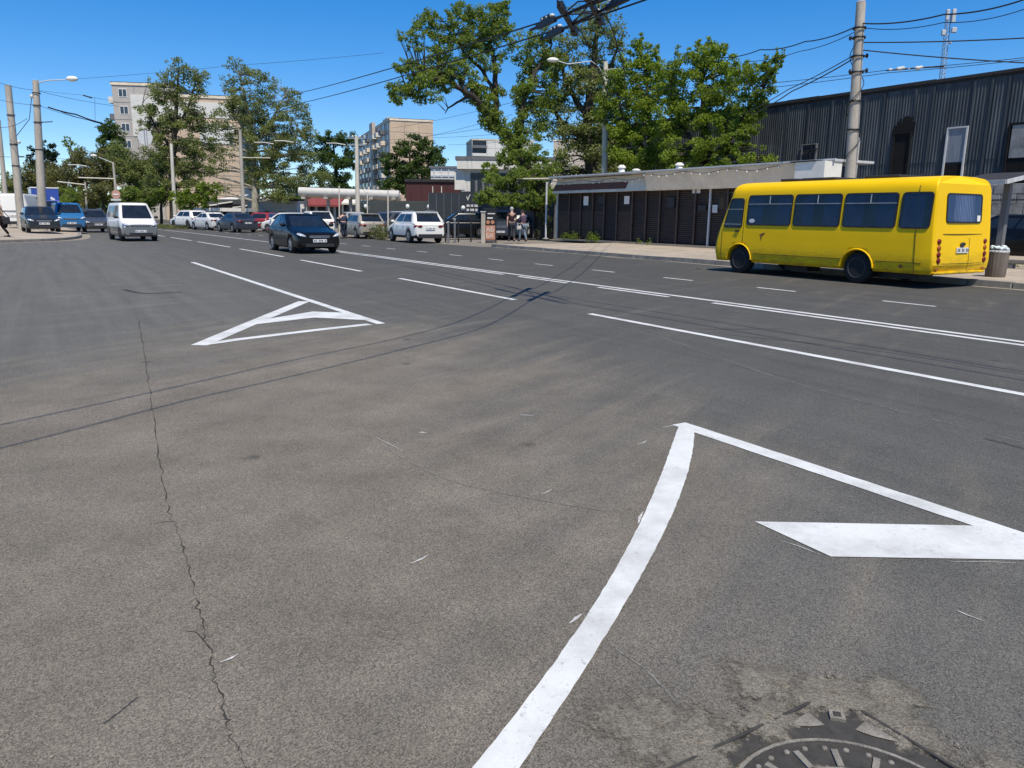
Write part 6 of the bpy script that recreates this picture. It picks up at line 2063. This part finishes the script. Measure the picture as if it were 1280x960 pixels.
tree('dense round dark tree in front of the sunlit peach block',
     [[(515, 266, 118, .36), (515, 225, 118, .28), (512, 190, 118, .1)]],
     [(522, 178, 14, 9, 118), (506, 186, 14, 10, 118), (538, 188, 14, 10, 118), (490, 200, 14, 12, 118), (512, 202, 18, 12, 118), (536, 206, 18, 12, 118), (550, 196, 8, 12, 118), (496, 218, 18, 12, 118), (520, 222, 20, 12, 118), (484, 232, 12, 10, 118), (504, 236, 18, 10, 118, .9), (540, 222, 12, 10, 118)],
     .25, 'leaf_dark', dens=1.05, clump=.34)
tree('narrow dark poplar behind the grey concrete pole at left',
     [[(140, 262, 135, .4), (140, 200, 135, .3), (141, 165, 135, .08)]],
     [(138, 158, 9, 8, 135), (132, 168, 9, 10, 135), (146, 170, 9, 12, 135), (138, 182, 14, 12, 135), (152, 188, 8, 12, 135), (134, 198, 14, 12, 135), (150, 204, 12, 12, 135), (140, 216, 16, 12, 135)],
     .28, 'leaf_dark', dens=1.0, clump=.36)
for i, (px, pyt, w, Y, lab) in enumerate(((41, 192, 6, 170, 'leftmost dark column poplar far behind the concrete poles'), (56, 185, 5, 172, 'middle dark column poplar right of the lamp pole'), (65.5, 184, 5.5, 174, 'rightmost of the dark column poplars by the lamp pole'))):
    tree(lab, [[(px, 262, Y, .3), (px, pyt+8, Y, .06)]], [(px, pyt+k*9, w*(.6 if k == 0 else 1), 8, Y) for k in range(7)], .32, 'leaf_poplar', clump=.5, group='column poplars', twig=False)
tree('bare twiggy sapling with pale new leaves above the scrub at left',
     [[(91, 262, 105, .2), (90, 200, 105, .12), (88, 172, 105, .04)], [(90, 205, 105, .1), (84, 180, 105, .03)], [(90, 210, 105, .1), (96, 186, 105, .03)]],
     [(83, 176, 4, 8, 105, .5), (88, 186, 6, 10, 105, .5), (95, 188, 4, 9, 105, .4), (90, 202, 7, 10, 105, .5)], .2, 'leaf_fresh', clump=.4, dens=.8)
scr = [(70, 235, 26, 18, 92), (100, 222, 22, 20, 96), (128, 215, 22, 22, 92), (160, 212, 22, 24, 90), (182, 225, 18, 26, 92), (50, 232, 18, 18, 100), (88, 245, 26, 14, 88), (120, 244, 26, 16, 86), (152, 246, 24, 16, 86), (180, 250, 20, 14, 86), (30, 240, 16, 16, 100), (12, 240, 14, 18, 96), (200, 240, 14, 16, 84)]
labs = ['sunlit olive scrub tree right of the lamp pole', 'tallest olive scrub tree above the blue van', 'brownish scrub tree above the grey estate car', 'rounded scrub tree left of the poplar, above the minivan', 'dark scrub tree touching the left poplar', 'scrub tree peeping between the two thick poles', 'low scrub tree behind the blue van', 'low scrub tree behind the grey estate car', 'low scrub tree behind the white minivan', 'low scrub tree right of the white minivan roof', 'scrub tree behind the white panel van', 'scrub tree at the very left edge behind the walking person', 'scrub tree at the foot of the left poplar']
for (px, py, rx, ry, Y), lab in zip(scr, labs):
    key = (px, py, rx, ry, Y)
    if Y >= 90: py, ry = py-9, ry*1.35
    rx *= 1.12
    bl = []
    for _ in range(9):
        a = random.uniform(0, 2*PI); f = random.uniform(.15, .75)
        bl.append((px+rx*f*math.cos(a), py+ry*f*math.sin(a), rx*.42, ry*.40, Y+random.uniform(-2, 2), .75))
    bl.append((px, py+ry*.5, rx*.8, ry*.5, Y, .8))
    mt_ = ['leaf_scrub', 'leaf_scrub', 'leaf_scrub', 'leaf_olive', 'leaf_olive', 'leaf_scrub', 'leaf_mid', 'leaf_scrub', 'leaf_mid', 'leaf_mid', 'leaf_scrub', 'leaf_olive', 'leaf_mid'][scr.index(key)]
    tree(lab, [[(px, 266, Y, .18), (px+2, py+ry*.4, Y, .13), (px-1, py-ry*.3, Y, .04)], [(px+1, py+ry*.4, Y, .1), (px-rx*.4, py-ry*.2, Y, .03)], [(px+1, py+ry*.4, Y, .1), (px+rx*.4, py-ry*.2, Y, .03)]], bl, .17, mt_, clump=.42, dens=.9, group='scrub trees at left')
# far tree belts on the horizon, one mass
C, Rr, n_per = [], [], []
for _ in range(420):
    px = random.uniform(-260, 1500)
    Y = random.uniform(230, 330)
    q = at(px, 262, Y)
    h = random.uniform(3, 9)
    C.append((q.x, q.y, h*.55)); Rr.append((random.uniform(3, 6), 3, h*.55)); n_per.append(110)
o = leaf_mesh('far_trees', C, Rr, n_per, .75, 'leaf_dark', None, (0, 0, 0))
tag(o, 'distant belt of trees along the horizon', None, None, 'stuff')
# verge grass by the far kerb and weeds at the kiosk step
C, Rr, n_per = [], [], []
for _ in range(160):
    px = random.uniform(196, 236); Y = random.uniform(68, 80)
    q = gpos(px, Y)
    C.append((q.x, q.y, .12)); Rr.append((.5, .5, .25)); n_per.append(30)
for px, Y in ((472, 47), (478, 46), (484, 45.5), (466, 47.5), (476, 45.8)):
    for _ in range(12):
        q = gpos(px+random.uniform(-3, 3), Y+random.uniform(-.4, .4)); C.append((q.x, q.y, random.uniform(.1, .7))); Rr.append((.3, .3, .35)); n_per.append(26)
o = leaf_mesh('grass', C, Rr, n_per, .07, 'leaf_grass', None, (0, 0, 0), up=-.1, aspect=.22)
tag(o, 'rough verge grass and weeds by the far kerb', None, None, 'stuff')
C, Rr, n_per = [], [], []
for px in list(np.linspace(705, 722, 9))+list(np.linspace(735, 748, 10))+[800, 812]:
    u, z = pl(px, 303, 26.0)
    q = RU(u, 25.98, .13)
    C.append((q.x, q.y, .13+random.uniform(.1, .35))); Rr.append((.22, .12, .28)); n_per.append(40)
o = leaf_mesh('weeds', C, Rr, n_per, .06, 'leaf_fresh', None, (0, 0, 0), aspect=.3)
tag(o, 'weeds growing along the kiosk step', None, None, 'stuff')
C, Rr, n_per = [], [], []
for u in np.arange(-2, 14, .25):
    q = RU(u, 25.2, .13); C.append((q.x, q.y, .16)); Rr.append((.35, .5, .12)); n_per.append(22)
o = leaf_mesh('grass', C, Rr, n_per, .06, 'leaf_grass', None, (0, 0, 0), up=0, aspect=.25)
tag(o, 'strip of dry grass behind the low barrier', None, None, 'stuff')

# ------------------------------------------------------------------ people
def skin_mesh(name, verts, edges, radii, mat, parent, sub=1, root=0):
    me = bpy.data.meshes.new(name)
    me.from_pydata(verts, edges, [])
    o = bpy.data.objects.new(name, me)
    COL.objects.link(o)
    o.parent = parent
    me.materials.append(MT[mat])
    sm = o.modifiers.new('skin', 'SKIN')
    if not me.skin_vertices: me.attributes.new('skin', 'FLOAT', 'POINT')
    for i, r in enumerate(radii):
        me.skin_vertices[0].data[i].radius = (r, r) if not hasattr(r, '__len__') else r
    me.skin_vertices[0].data[root].use_root = True
    ss = o.modifiers.new('sub', 'SUBSURF'); ss.levels = ss.render_levels = sub
    dg = bpy.context.evaluated_depsgraph_get()
    m2 = bpy.data.meshes.new_from_object(o.evaluated_get(dg))
    o2 = bpy.data.objects.new(name, m2)
    COL.objects.link(o2); o2.parent = parent
    bpy.data.objects.remove(o)
    o2.name = name
    for f in m2.polygons: f.use_smooth = True
    if not m2.materials: m2.materials.append(MT[mat])
    return o2

def person(label, loc, rz, h, J, top, bottom, hair='hair', sleeves=True, group=None, cap=False, slim=1.0, skirt=False):
    """J: joints in metres for a 1.75 m figure facing local -y: pelvis, chest, neck, head, then L and R arms and legs"""
    t = thing('person', label, 'person', loc, rz, group)
    k = h/1.75
    S = lambda p: (p[0]*k*slim, p[1]*k, p[2]*k)
    names = ['pelvis', 'waist', 'chest', 'neck', 'head0', 'head1']
    V_, E_, R_ = [], [], []
    idx = {}
    def add(n, p, r, par=None):
        idx[n] = len(V_); V_.append(S(p)); R_.append((r[0]*k, r[1]*k) if hasattr(r, '__len__') else r*k)
        if par is not None: E_.append((idx[par], idx[n]))
    add('pelvis', J['pelvis'], (.155, .115))
    add('waist', J['waist'], (.135, .10), 'pelvis')
    add('chest', J['chest'], (.165, .115), 'waist')
    add('neck', J['neck'], .058, 'chest')
    add('head0', J['head'], (.072, .085), 'neck')
    hx, hy, hz = J['head']
    hd = Vector(J['head'])-Vector(J['neck']); hd.normalize()
    add('head1', tuple(Vector(J['head'])+hd*.10), (.078, .095), 'head0')
    add('head2', tuple(Vector(J['head'])+hd*.17), (.055, .07), 'head1')
    for s in 'LR':
        add('sh'+s, J['sh'+s], .062, 'chest'); add('el'+s, J['el'+s], .043, 'sh'+s); add('wr'+s, J['wr'+s], .030, 'el'+s)
        d = Vector(J['wr'+s])-Vector(J['el'+s]); d.normalize()
        add('pa'+s, tuple(Vector(J['wr'+s])+d*.06), (.040, .026), 'wr'+s)
        side = Vector((1 if s == 'L' else -1, 0, 0))
        for q, ln in ((-.024, .085), (-.008, .098), (.008, .092), (.024, .075)):
            add('f%s%g' % (s, q), tuple(Vector(J['wr'+s])+d*.10+Vector((0, q, 0))), .010, 'pa'+s)
            add('g%s%g' % (s, q), tuple(Vector(J['wr'+s])+d*(.10+ln)+Vector((-.012*side.x, q*1.1, 0))), .008, 'f%s%g' % (s, q))
        add('th'+s, tuple(Vector(J['wr'+s])+d*.09+Vector((0, -.05, 0))), .010, 'pa'+s)
        add('hip'+s, J['hip'+s], .095, 'pelvis'); add('kn'+s, J['kn'+s], .062, 'hip'+s); add('an'+s, J['an'+s], .040, 'kn'+s)
        f = Vector(J['an'+s])
        add('to'+s, (f.x, f.y-.16, .035), .038, 'an'+s)
    body = skin_mesh('body', V_, E_, R_, 'skin', t, 2)
    def sub(ns, es, extra, name, mat, ends=None):
        m = {n: i for i, n in enumerate(ns)}
        vv = [list(V_[idx[n]]) for n in ns]
        rr = []
        for n in ns:
            r = R_[idx[n]]; r = r if hasattr(r, '__len__') else (r, r)
            rr.append((r[0]+extra*k, r[1]+extra*k))
        if ends:
            for n, (par, f) in ends.items():
                a, b = Vector(V_[idx[par]]), Vector(V_[idx[n]])
                vv[m[n]] = list(a.lerp(b, f))
        return skin_mesh(name, vv, [(m[a], m[b]) for a, b in es], rr, mat, t, 2)
    el = 'wr' if sleeves else 'el'
    ns = ['chest', 'waist', 'pelvis', 'shL', 'shR', 'elL', 'elR']; es = [('chest', 'waist'), ('waist', 'pelvis'), ('chest', 'shL'), ('chest', 'shR'), ('shL', 'elL'), ('shR', 'elR')]
    ends = {'elL': ('shL', .62), 'elR': ('shR', .62)} if not sleeves else {}
    if sleeves:
        ns += ['wrL', 'wrR']; es += [('elL', 'wrL'), ('elR', 'wrR')]
        ends = {'wrL': ('elL', .93), 'wrR': ('elR', .93)}
    sub(ns, es, .020, 'jacket' if sleeves else 'shirt', top, ends)
    sub(['pelvis', 'hipL', 'hipR', 'knL', 'knR', 'anL', 'anR'], [('pelvis', 'hipL'), ('pelvis', 'hipR'), ('hipL', 'knL'), ('hipR', 'knR'), ('knL', 'anL'), ('knR', 'anR')], .016, 'trousers', bottom, {'anL': ('knL', .97), 'anR': ('knR', .97)})
    for s in 'LR':
        g = MB(); f = Vector(S(J['an'+s])); g.ell((f.x, f.y-.07*k, .045*k), (.050*k, .135*k, .050*k), 10, 6); g.build('shoe', 'plastic', t)
    g = MB()
    hc = Vector(S(tuple(Vector(J['head'])+hd*.095)))
    g.ell(hc+Vector((0, .018*k, .020*k)), (.090*k, .105*k, .105*k), 14, 10); g.build('cap' if cap else 'hair', 'cap' if cap else hair, t)
    if cap:
        pass
    g = MB()
    for sx in (-1, 1): g.ell(hc+Vector((sx*.033*k, -.092*k, .0)), (.013*k, .008*k, .009*k), 8, 5)
    g.build('eyes', 'cloth_black', t)
    g = MB(); g.ell(hc+Vector((0, -.105*k, -.03*k)), (.015*k, .02*k, .026*k), 8, 5); g.build('nose', 'skin', t)
    g = MB()
    for sx in (-1, 1): g.ell(hc+Vector((sx*.088*k, 0, -.015*k)), (.012*k, .026*k, .036*k), 8, 5)
    g.build('ears', 'skin', t)
    return t
stand = dict(pelvis=(0, 0, .95), waist=(0, -.01, 1.12), chest=(0, 0, 1.33), neck=(0, -.01, 1.50), head=(0, -.03, 1.565),
             shL=(.185, 0, 1.42), elL=(.235, .03, 1.14), wrL=(.225, -.04, .90), shR=(-.185, 0, 1.42), elR=(-.235, .03, 1.14), wrR=(-.225, -.04, .90),
             hipL=(.095, 0, .90), knL=(.105, -.02, .49), anL=(.105, .03, .08), hipR=(-.095, 0, .90), knR=(-.105, -.05, .49), anR=(-.105, -.01, .08))
walk = dict(stand); walk.update(knL=(.10, -.16, .50), anL=(.10, -.20, .09), knR=(-.10, .02, .49), anR=(-.10, .24, .12), elL=(.24, .08, 1.15), wrL=(.25, .10, .92), elR=(-.24, -.06, 1.15), wrR=(-.23, -.20, .95))
person('man in a pale cap and dark maroon T-shirt walking away beside the woman in jeans', gpos(639.5, 41.7, .13), PI+rad(10), 1.78, walk, 'cloth_maroon', 'cloth_grey', sleeves=False, group='couple on the pavement', cap=True)
wm = dict(walk); wm.update(elL=(.22, -.08, 1.15), wrL=(.16, -.24, 1.02), wrR=(-.20, -.18, .98))
wmn = person('woman in pale jeans and a patterned dark top walking beside the man in maroon', gpos(653.5, 42.2, .13), PI+rad(35), 1.64, wm, 'cloth_violet', 'denim', sleeves=True, group='couple on the pavement', slim=.92)
t = thing('handbag', 'small pale bag held by the walking woman in jeans', 'bag', gpos(648.5, 41.8, .13)+Vector((0, 0, .72)), rad(20))
g = MB(); g.box((0, 0, 0), (.26, .12, .20)); bevel(g.build('body', 'cap', t), .04); g = MB(); g.tube([(-.1, 0, .08), (-.07, 0, .22), (.07, 0, .22), (.1, 0, .08)], .012, 6); g.build('handle', 'cap', t)
bend_ = dict(stand); bend_.update(waist=(0, -.12, 1.08), chest=(0, -.26, 1.25), neck=(0, -.38, 1.36), head=(0, -.44, 1.39), shL=(.185, -.32, 1.30), elL=(.22, -.38, 1.02), wrL=(.18, -.50, .86), shR=(-.185, -.32, 1.30), elR=(-.22, -.38, 1.02), wrR=(-.18, -.50, .86))
person('person in dark navy clothes stooping by the open side of the champagne hatchback', gpos(430.5, 48, .006), rad(200), 1.74, bend_, 'cloth_navy', 'cloth_navy', group=None)
pw = person('person in a beige jacket with a black shoulder bag walking at the left edge', gpos(4.5, 38.6, .19), rad(-60), 1.80, walk, 'cloth_beige', 'cloth_black', group=None)
t = thing('shoulder_bag', 'large black shoulder bag carried by the person in the beige jacket', 'bag', gpos(11.0, 38.4, .19)+Vector((0, 0, .80)), rad(10))
g = MB(); g.box((0, 0, 0), (.32, .16, .36)); bevel(g.build('body', 'bagcloth', t), .06); g = MB(); g.tube([(-.15, 0, .18), (-.25, .0, .55), (-.28, 0, .68), (.12, 0, .18)], .018, 6); g.build('strap', 'bagcloth', t)

# ------------------------------------------------------------------ light, sky, camera
w = bpy.data.worlds.new('World'); SC.world = w; w.use_nodes = True
nt = w.node_tree
bg = nt.nodes['Background']
sky = nt.nodes.new('ShaderNodeTexSky'); sky.sky_type = 'NISHITA'; sky.sun_disc = False
sky.sun_elevation = SUN_EL; sky.sun_rotation = SUN_AZ
sky.altitude = 900; sky.air_density = 0.8; sky.dust_density = 0.05; sky.ozone_density = 2.6
hs_ = nt.nodes.new('ShaderNodeHueSaturation'); hs_.inputs['Saturation'].default_value = 1.62; hs_.inputs['Hue'].default_value = 0.507; hs_.inputs['Value'].default_value = 1.28
gm_ = nt.nodes.new('ShaderNodeGamma'); gm_.inputs['Gamma'].default_value = 0.78
nt.links.new(sky.outputs[0], gm_.inputs['Color']); nt.links.new(gm_.outputs[0], hs_.inputs['Color']); nt.links.new(hs_.outputs[0], bg.inputs['Color'])
bg.inputs['Strength'].default_value = 0.15
ld = bpy.data.lights.new('sun', 'SUN'); ld.energy = 4.1; ld.angle = rad(.53); ld.color = (1.0, .915, .77)
lo = bpy.data.objects.new('sun', ld); COL.objects.link(lo)
lo.rotation_euler = SUN.to_track_quat('Z', 'Y').to_euler()
lo.location = (0, 0, 60)

cd = bpy.data.cameras.new('camera'); cam = bpy.data.objects.new('camera', cd); COL.objects.link(cam)
cd.sensor_fit = 'HORIZONTAL'; cd.sensor_width = 36.0; cd.lens = 36.0*F/1280
cd.clip_start = .05; cd.clip_end = 6000
cam.location = (0, 0, CAM_H)
fw = Vector((0, math.cos(PITCH), -math.sin(PITCH)))
R0 = Vector((1, 0, 0)); U0 = R0.cross(fw)
c, s = math.cos(ROLL), math.sin(ROLL)
# picture turned clockwise by ROLL: camera turned anticlockwise
R1 = R0*c+U0*s
U1 = -R0*s+U0*c
cam.matrix_world = Matrix.Translation((0, 0, CAM_H)) @ Matrix((R1, U1, -fw)).transposed().to_4x4()
SC.camera = cam
SC.view_settings.view_transform = 'Standard'; SC.view_settings.look = 'None'
SC.view_settings.exposure = 0.24; SC.view_settings.gamma = 1.0
SC.cycles.max_bounces = 6
SC.cycles.transparent_max_bounces = 8
SC.cycles.use_denoising = True
